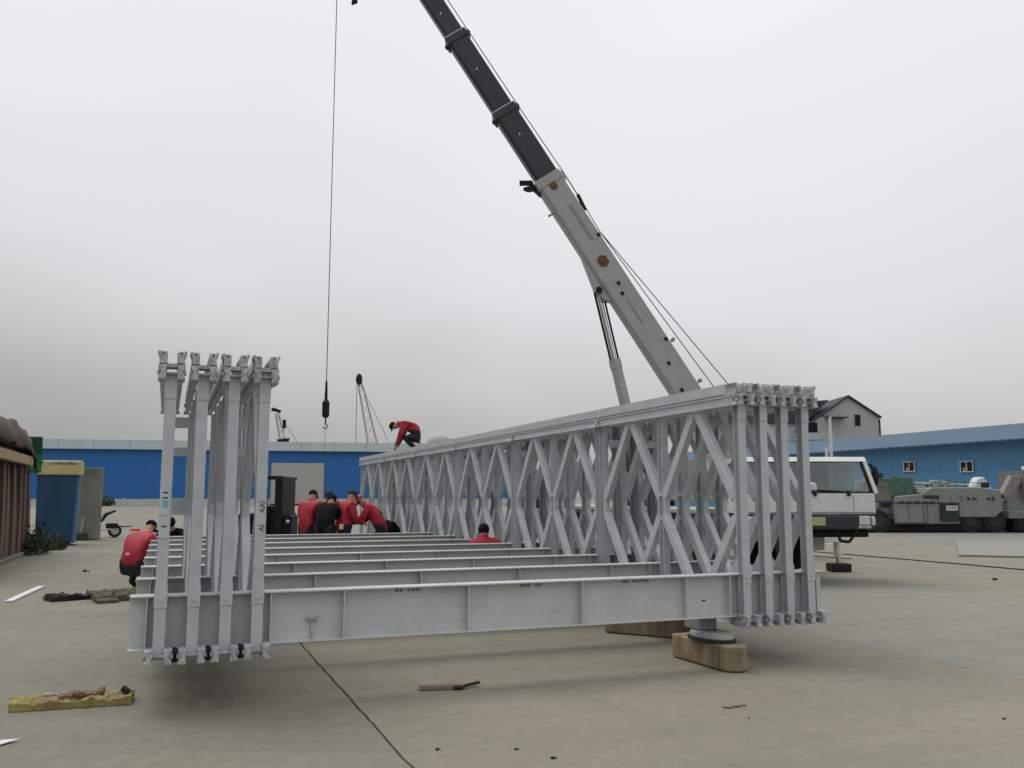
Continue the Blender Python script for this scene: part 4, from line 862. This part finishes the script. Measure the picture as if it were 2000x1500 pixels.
# ------------------------------------------------------------------ people
def person(label, loc, rz, pose, cloth, head='hair', gloves=False, extras=None, face=True, coatlen=.0):
    J = POSES[pose]; th = thing('person', label, 'person', loc, rz, None)
    V = {k: Vector(v) for k, v in J.items()}
    chains = [('pelvis', 'spine', 'chest', 'neck', 'headb', 'headt')]
    rad = dict(pelvis=(.17, .155), spine=(.185, .165), chest=(.20, .16), neck=(.066, .066), headb=(.078, .088), headt=(.070, .080))
    pts = []; rs = []; ed = []; idx = {}
    def addp(n, p, r): idx[n] = len(pts); pts.append(p); rs.append(r); return idx[n]
    for n in chains[0]: addp(n, V[n], rad[n])
    for a, b in zip(chains[0][:-1], chains[0][1:]): ed.append((idx[a], idx[b]))
    for s, sd in ((-1, 'L'), (1, 'R')):
        for nm, r in (('sh', .105), ('el', .080), ('wr', .052), ('ha', .040)):
            v = V.get(nm + sd) or Vector((s * V[nm].x, V[nm].y, V[nm].z)); addp(nm + sd, v, (r, r))
        ed += [(idx['chest'], idx['sh' + sd]), (idx['sh' + sd], idx['el' + sd]), (idx['el' + sd], idx['wr' + sd]), (idx['wr' + sd], idx['ha' + sd])]
        for nm, r in (('hip', .115), ('kn', .082), ('an', .055), ('to', .045)):
            v = V.get(nm + sd) or Vector((s * V[nm].x, V[nm].y, V[nm].z)); addp(nm + sd, v, (r, r))
        ed += [(idx['pelvis'], idx['hip' + sd]), (idx['hip' + sd], idx['kn' + sd]), (idx['kn' + sd], idx['an' + sd]), (idx['an' + sd], idx['to' + sd])]
    me = bpy.data.meshes.new('body_skel'); me.from_pydata(pts, ed, []); o = bpy.data.objects.new('sk', me); col.objects.link(o)
    md = o.modifiers.new('skin', 'SKIN'); md.use_smooth_shade = True
    for i, sv in enumerate(me.skin_vertices[0].data): sv.radius = rs[i]; sv.use_root = (i == 0)
    sb = o.modifiers.new('sub', 'SUBSURF'); sb.levels = 2; sb.render_levels = 2
    m2 = bpy.data.meshes.new_from_object(o.evaluated_get(bpy.context.evaluated_depsgraph_get())); bpy.data.objects.remove(o)
    # folds
    for v in m2.vertices:
        n_ = (noise.noise(v.co * 9 + Vector((loc[0], loc[1], 0))) * .012 + noise.noise(Vector((v.co.x * 9, v.co.y * 9, v.co.z * 26)) + Vector((loc[0], 3, 0))) * .010)
        v.co += v.normal * n_
    jm = JACKET if cloth == 'red' else COATB
    for m in (jm, TROUS, SKIN, BOOT, GLOVE): m2.materials.append(m)
    segs = [(V['pelvis'] * .55 + V['spine'] * .45, V['spine'], 0), (V['pelvis'], V['pelvis'] + Vector((0, 0, -.04)), 0 if pose in ('stand', 'lean', 'bend') else 1), (V['spine'], V['chest'], 0), (V['chest'], V['neck'], 0), (V['neck'], V['headb'], 2), (V['headb'], V['headt'], 2)]
    for sd in 'LR':
        g_ = lambda n: pts[idx[n + sd]]
        segs += [(V['chest'], g_('sh'), 0), (g_('sh'), g_('el'), 0), (g_('el'), g_('wr'), 0), (g_('wr'), g_('ha'), 4 if gloves else 2), (V['pelvis'] * .6 + V['spine'] * .4, V['spine'], 0), (g_('hip'), g_('kn'), 1), (g_('kn'), g_('an'), 1), (g_('an'), g_('to'), 3)]
    def dseg(p, a, b):
        ab = b - a; t = max(0, min(1, (p - a).dot(ab) / max(1e-9, ab.length_squared))); return (p - (a + ab * t)).length
    for p in m2.polygons:
        c = p.center; p.material_index = min(segs, key=lambda s: dseg(c, s[0], s[1]))[2]; p.use_smooth = True
    # join hands with five fingers and the face onto the body
    fb = MB(); fb.cur = 4 if gloves else 2
    hd_ = (V['headt'] - V['neck']).normalized()
    for sd in 'LR':
        w_ = pts[idx['wr' + sd]]; h_ = pts[idx['ha' + sd]]; t = (h_ - w_).normalized(); side = t.cross(Vector((0, 0, 1)));
        if side.length < .1: side = Vector((1, 0, 0))
        side.normalize(); dn = side.cross(t).normalized()
        if dn.z > 0: dn = -dn
        for f_ in range(4):
            ln = (.055, .065, .06, .048)[f_]; o1 = h_ + side * (f_ - 1.5) * .021 + t * .028
            k1 = o1 + t * ln * .6 + dn * .008; k2 = k1 + (t * .5 + dn * .85).normalized() * ln * .6
            fb.cyl(o1, k1, .011, .010, n=6); fb.cyl(k1, k2, .010, .007, n=6)
        th_ = h_ - side * .036; fb.cyl(th_, th_ - side * .03 + t * .03 + dn * .01, .012, .010, n=6)
    # face: nose, eyes, ears placed on head facing 'face direction'
    fd = Vector(J['face']).normalized(); hc = (V['headb'] + V['headt']) / 2; rt_ = fd.cross(hd_).normalized(); upv = rt_.cross(fd).normalized()
    fb.cur = 2
    fb.prism([(-.012, -.018), (.012, -.018), (.0, .03)], lambda a, b, k: hc + fd * (.078 + (.026 if (k and b < 0) else 0)) + rt_ * a + upv * (b - .005))
    for s in (-1, 1): fb.ell(hc + rt_ * s * .078 - fd * .0 - upv * .005, (.012, .018, .028), 6, 4)
    fb.cur = 3
    for s in (-1, 1): fb.ell(hc + rt_ * s * .03 + fd * .080 + upv * .012, (.010, .008, .006), 6, 4)
    fb.ell(hc + fd * .082 - upv * .045, (.018, .008, .005), 6, 4)
    bm = bmesh.new(); bm.from_mesh(m2)
    fm = fb.mesh('f', [jm, TROUS, SKIN, BOOT, GLOVE]); bm.from_mesh(fm); bm.to_mesh(m2); bm.free(); bpy.data.meshes.remove(fm)
    bo = obj('body', m2, th)
    # hair or cap
    hm = {'hair': HAIR, 'navy': NAVY, 'black': HAIR, 'red': REDCAP}[head]
    Mx = Matrix((rt_, fd, upv)).transposed()
    q = MB(); q.ell(hc - fd * (.008 if head != 'hair' else .026) + upv * .012, (.094, .108, .106), 16, 8, Mx, z0=-.05 if head != 'hair' else -.62)
    if head in ('navy', 'red', 'black'):
        q.prism([(.085 * math.cos(a), .06 * math.sin(a)) for a in [i * math.pi / 8 for i in range(9)]], lambda a, b, k: hc + rt_ * a + fd * (b + .088) + upv * (.018 - .012 * k))
    q.build('hair' if head == 'hair' else 'cap', hm, th)
    if cloth in ('red',):
        q = MB(); q.ext([(.075 * math.cos(a), .075 * math.sin(a)) for a in [i * math.pi / 6 for i in range(12)]], V['neck'] - hd_ * .05, V['neck'] + hd_ * .03, cap=False, smooth=True); q.build('collar', jm, th)
    if extras:
        for nm, m, p_, s_ in extras: MB().box(p_, s_, None).build(nm, m, th, bevel=min(s_) * .3)
    return th
POSES = {
 'sit': dict(pelvis=(0, -.12, .28), spine=(0, -.12, .44), chest=(0, -.05, .66), neck=(0, .03, .84), headb=(0, .07, .91), headt=(0, .11, 1.01), sh=(.20, -.02, .74), el=(.24, .16, .55), wr=(.14, .38, .52), ha=(.12, .44, .52), hip=(.12, -.08, .26), kn=(.20, .28, .46), an=(.16, .12, .10), to=(.17, .26, .045), face=(0, .9, -.3)),
 'stand': dict(pelvis=(0, 0, .95), spine=(0, .02, 1.13), chest=(0, .08, 1.34), neck=(0, .14, 1.50), headb=(0, .17, 1.58), headt=(0, .215, 1.68), sh=(.19, .09, 1.42), el=(.25, .12, 1.14), wr=(.16, .34, 1.05), ha=(.14, .40, 1.04), hip=(.10, 0, .88), kn=(.12, .04, .5), an=(.13, 0, .09), to=(.14, .15, .045), face=(0, .85, -.5)),
 'lean': dict(pelvis=(0, -.10, .93), spine=(0, .02, 1.10), chest=(0, .18, 1.28), neck=(0, .32, 1.42), headb=(0, .38, 1.49), headt=(0, .46, 1.56), sh=(.19, .2, 1.36), el=(.22, .34, 1.10), wr=(.14, .55, 1.05), ha=(.12, .61, 1.04), hip=(.10, -.08, .86), kn=(.12, .04, .48), an=(.13, -.04, .09), to=(.14, .11, .045), face=(0, .5, -.85)),
 'bend': dict(pelvis=(0, -.22, .90), spine=(0, -.04, 1.07), chest=(0, .18, 1.18), neck=(0, .37, 1.24), headb=(0, .44, 1.25), headt=(0, .54, 1.25), sh=(.20, .2, 1.2), el=(.22, .36, .98), wr=(.14, .5, .82), ha=(.12, .54, .76), hip=(.10, -.2, .84), kn=(.13, .0, .48), an=(.13, -.1, .09), to=(.14, .05, .045), face=(0, .3, -.95)),
 'squat': dict(pelvis=(0, -.24, .36), spine=(0, -.20, .56), chest=(0, .0, .80), neck=(0, .15, .96), headb=(0, .20, 1.03), headt=(0, .28, 1.11), sh=(.20, .02, .88), el=(.24, .22, .64), wr=(.16, .45, .62), ha=(.14, .51, .62), hip=(.13, -.18, .34), kn=(.22, .26, .50), an=(.16, .0, .10), to=(.17, .15, .045), face=(0, .6, -.7)),
 'crouch': dict(pelvis=(0, -.22, .38), spine=(0, -.12, .58), chest=(0, .12, .70), neck=(0, .31, .68), headb=(0, .38, .64), headt=(0, .47, .60), sh=(.19, .16, .68), el=(.22, .22, .40), wr=(.14, .34, .16), ha=(.13, .37, .10), hip=(.12, -.18, .34), kn=(.20, .16, .34), an=(.14, -.12, .09), to=(.14, .03, .045), face=(0, .3, -.95)),
}
# z rotation r: local +y (forward) points to (-sin r, cos r)
person('person in red jacket and dark cap, leftmost of the group behind the crossbeams', (2.78, 19.05, 0), R(-45), 'stand', 'red', 'black', extras=None)
person('person in black coat seen from behind, second from left in the group', (3.08, 18.62, 0), R(-30), 'lean', 'black', 'hair')
person('person in navy beanie facing the camera behind the black coat', (3.36, 19.9, 0), R(175), 'stand', 'red', 'navy')
person('person in red jacket with yellow hip patch and navy cap facing right', (3.50, 18.75, 0), R(-75), 'stand', 'red', 'navy', extras=[('hip_patch', YPATCH, (.165, -.13, .98), (.03, .09, .11))])
person('person in red jacket and orange red cap bending left at the right of the group', (4.28, 18.85, 0), R(65), 'lean', 'red', 'red', gloves=True)
person('person with black hair crouching low at the foot of the far right truss', (4.62, 19.35, .1), R(100), 'squat', 'black', 'black')
person('person in red jacket and dark cap crouching on top of the right truss', (5.60, 21.35, Z0 + 2.345), R(72), 'crouch', 'red', 'black', gloves=False)
person('person with black hair and red jacket crouching between crossbeams by the right truss', (4.93, 13.92, .08), R(-10), 'sit', 'red', 'hair')
person('person in red jacket squatting outside the left truss with an orange tool', (-.38, 17.0, 0), R(-38), 'squat', 'red', 'black', gloves=True, extras=[('orange_tool', ORANGE, (-.22, .10, 1.02), (.20, .05, .05)), ('sleeve_patch', REFL, (.02, -.345, .62), (.08, .02, .04))])
person('person with black hair squatting between the rows of the left truss', (.12, 19.2, 0), R(175), 'squat', 'black', 'hair')

# ------------------------------------------------------------------ scraps on the ground
def sheet(name, lab, cat, outline, z, th, m, seed=0, crumple=.01, loc=(0, 0, 0)):
    """thin irregular sheet from a 2-D outline, gently crumpled"""
    bm = bmesh.new(); vs = [bm.verts.new((x, y, z)) for x, y in outline]; bm.faces.new(vs)
    bmesh.ops.triangulate(bm, faces=bm.faces); bmesh.ops.subdivide_edges(bm, edges=bm.edges, cuts=3, use_grid_fill=True)
    for v in bm.verts: v.co.z += abs(noise.noise(v.co * 3 + Vector((seed, 0, 0)))) * crumple * 2; v.co.x += noise.noise(v.co * 8) * .012
    me = bpy.data.meshes.new(name); bm.to_mesh(me); bm.free(); me.materials.append(m)
    o = obj(name, me, None, label=lab, category=cat); o.location = loc; s = o.modifiers.new('s', 'SOLIDIFY'); s.thickness = th; s.offset = 1; return o
def crumple(dims, nx, ny, amp, seed, ragged=.0):
    """flat slab with an uneven top and ragged outline"""
    q = MB(); lx, ly, lz = dims; top = []; bot = []
    for j in range(ny + 1):
        for i in range(nx + 1):
            fx = i / nx - .5; fy = j / ny - .5
            ex = ragged * noise.noise(Vector((fx * 3 + seed, fy * 9, 1))); ey = ragged * noise.noise(Vector((fx * 14, seed, fy * 2)))
            x = fx * lx + ex; y = fy * ly + ey
            z = lz * (.75 + .25 * (1 - (2 * abs(fy)) ** 4)) + amp * noise.noise(Vector((x * 9, y * 14, seed))) + amp * .7 * noise.noise(Vector((x * 25, y * 25, seed + 3)))
            top.append((x, y, max(.012, z))); bot.append((x, y, .003))
    n = nx + 1; fs = []; N_ = len(top)
    for j in range(ny):
        for i in range(nx): c = j * n + i; fs += [(c, c + 1, c + n + 1, c + n), (N_ + c, N_ + c + n, N_ + c + n + 1, N_ + c + 1)]
    for i in range(nx): fs += [(i, N_ + i, N_ + i + 1, i + 1), (ny * n + i, ny * n + i + 1, N_ + ny * n + i + 1, N_ + ny * n + i)]
    for j in range(ny): fs += [(j * n, (j + 1) * n, N_ + (j + 1) * n, N_ + j * n), (j * n + nx, N_ + j * n + nx, N_ + (j + 1) * n + nx, (j + 1) * n + nx)]
    q.add(top + bot, fs); return q
yb = thing('crumpled_board', 'crumpled yellow and brown packing board lying on the concrete in the left foreground', 'board', (-.60, 7.82, 0), R(-3))
crumple((.84, .24, .075), 40, 10, .030, 4, .03).build('board', SCRAPY, yb)
o_ = crumple((.30, .12, .03), 16, 6, .02, 9, .03).build('torn_patch', mat('brown_paper', (.20, .115, .08), .9, 0, .3, 14, .01, stain=(.12, .05, .045), stain_amt=.8, stain_scale=8), yb); o_.location = (.06, -.01, .072); o_.rotation_euler = (0, 0, .15)
o_ = crumple((.16, .09, .02), 10, 5, .015, 2, .02).build('pale_patch', mat('pale_paper', (.33, .32, .25), .9, 0, .2, 14, .01), yb); o_.location = (-.14, .05, .07)
o_ = MB().box((.37, .03, .085), (.07, .10, .03), Matrix.Rotation(.6, 3, 'Y')).build('dark_end', RUBBER, yb, bevel=.006)
os_ = thing('folded_mat', 'folded olive grey mat lying flat beside the left truss', 'mat', (-.72, 15.55, 0), R(12))
crumple((.62, .85, .11), 20, 20, .05, 6, .06).build('mat_body', SCRAPG, os_)
o_ = crumple((.30, .3, .06), 8, 8, .03, 3, .03).build('mat_corner', SCRAPG, os_); o_.location = (-.16, -.48, 0)
ob = thing('scrap_strip', 'long dark and grey strip of scrap reaching left from the folded mat', 'scrap', (-1.24, 15.8, 0), R(24))
crumple((.86, .42, .05), 24, 10, .035, 8, .08).build('strip', mat('grey_scrap', (.20, .20, .17), .9, 0, .3, 9, .01, stain=(.06, .06, .05), stain_amt=.8, stain_scale=5), ob)
o_ = crumple((.26, .34, .10), 8, 8, .05, 1, .05).build('black_lump', RUBBER, ob); o_.location = (-.34, -.10, 0)
o_ = crumple((.5, .10, .09), 14, 4, .05, 12, .03).build('dark_edge', BLACK, ob); o_.location = (-.02, -.22, 0)
ws = thing('white_batten', 'thin white plastic batten lying near the left edge', 'batten', (-2.08, 16.7, 0), R(-4.2)); MB().b2((-.055, -1.15, .002), (.055, 1.15, .035)).build('batten', WPLAST, ws, bevel=.008)
sheet('white_sheet', 'white plastic corner poking in at the bottom left edge', 'plastic sheet', [(-1.25, 6.45), (-.83, 6.82), (-.95, 6.84), (-1.3, 6.68)], .006, .004, WPLAST)
pp = thing('broken_plate', 'small pinkish grey broken plate on the concrete in front of the bridge', 'plate', (2.22, 7.36, 0), R(-14))
MB().box((0, .0, .035), (.36, .15, .035), Matrix.Rotation(.08, 3, 'X')).build('plate', SCRAPP, pp, bevel=.005); MB().b2((-.17, -.07, .002), (.16, .06, .018)).build('lower_plate', WOOD, pp, bevel=.004)
MB().ell((.15, -.07, .022), (.05, .03, .02), 8, 5).beam((.16, -.05, .02), (.33, .07, .03), .03, .02).build('black_strap', RUBBER, pp)
for i, (x, y, s, lab) in enumerate(((4.13, 5.9, .045, 'dark twig lying alone on the right foreground concrete'), (6.9, 11.4, .03, 'twig'),)):
    if i: continue
    q = MB().tube([(x - .1, y + .02, .01), (x - .06, y - .02, .01), (x, y + .01, .014), (x + .1, y + .0, .01)], .007, 5); q.ell((x + .01, y, .012), (.03, .015, .01), 6, 4)
    o = q.build('twig', WOOD); o['label'] = lab; o['category'] = 'twig'
for x, y, s_, nm, lab in ((1.68, 5.63, .016, 'pebble', 'dark pebble at the bottom of the picture just right of the long slab joint'), (2.15, 5.45, .014, 'pebble', 'small dark pebble at the bottom centre of the picture'), (2.29, 5.19, .018, 'pebble', 'dark pebble nearest the bottom edge right of centre'), (-1.56, 21.25, .06, 'debris_clod', 'dark clod on the concrete between the blue cabinet and the squatting person'), (1.19, 7.7, .014, 'stone_chip', 'white stone chip between the long slab joint and the broken plate'), (15.0, 12.8, .05, 'debris_clod', 'dark clod on the concrete below the black cable at far right'), (4.02, 5.58, .01, 'pebble', 'tiny pebble right of the twig in the foreground'), (5.73, 4.89, .014, 'pebble', 'small pebble near the right edge of the foreground')):
    q = MB(); q.ell((0, 0, s_ * .4), (s_, s_ * .7, s_ * .5), 7, 4, Matrix.Rotation(x, 3, 'Z')); q.ell((s_ * 1.2, s_ * .3, s_ * .2), (s_ * .5, s_ * .4, s_ * .25), 6, 4)
    o = q.build(nm, WPLAST if 'white' in lab else RUBBER); o.location = (x, y, 0); o['label'] = lab; o['category'] = nm.split('_')[-1]
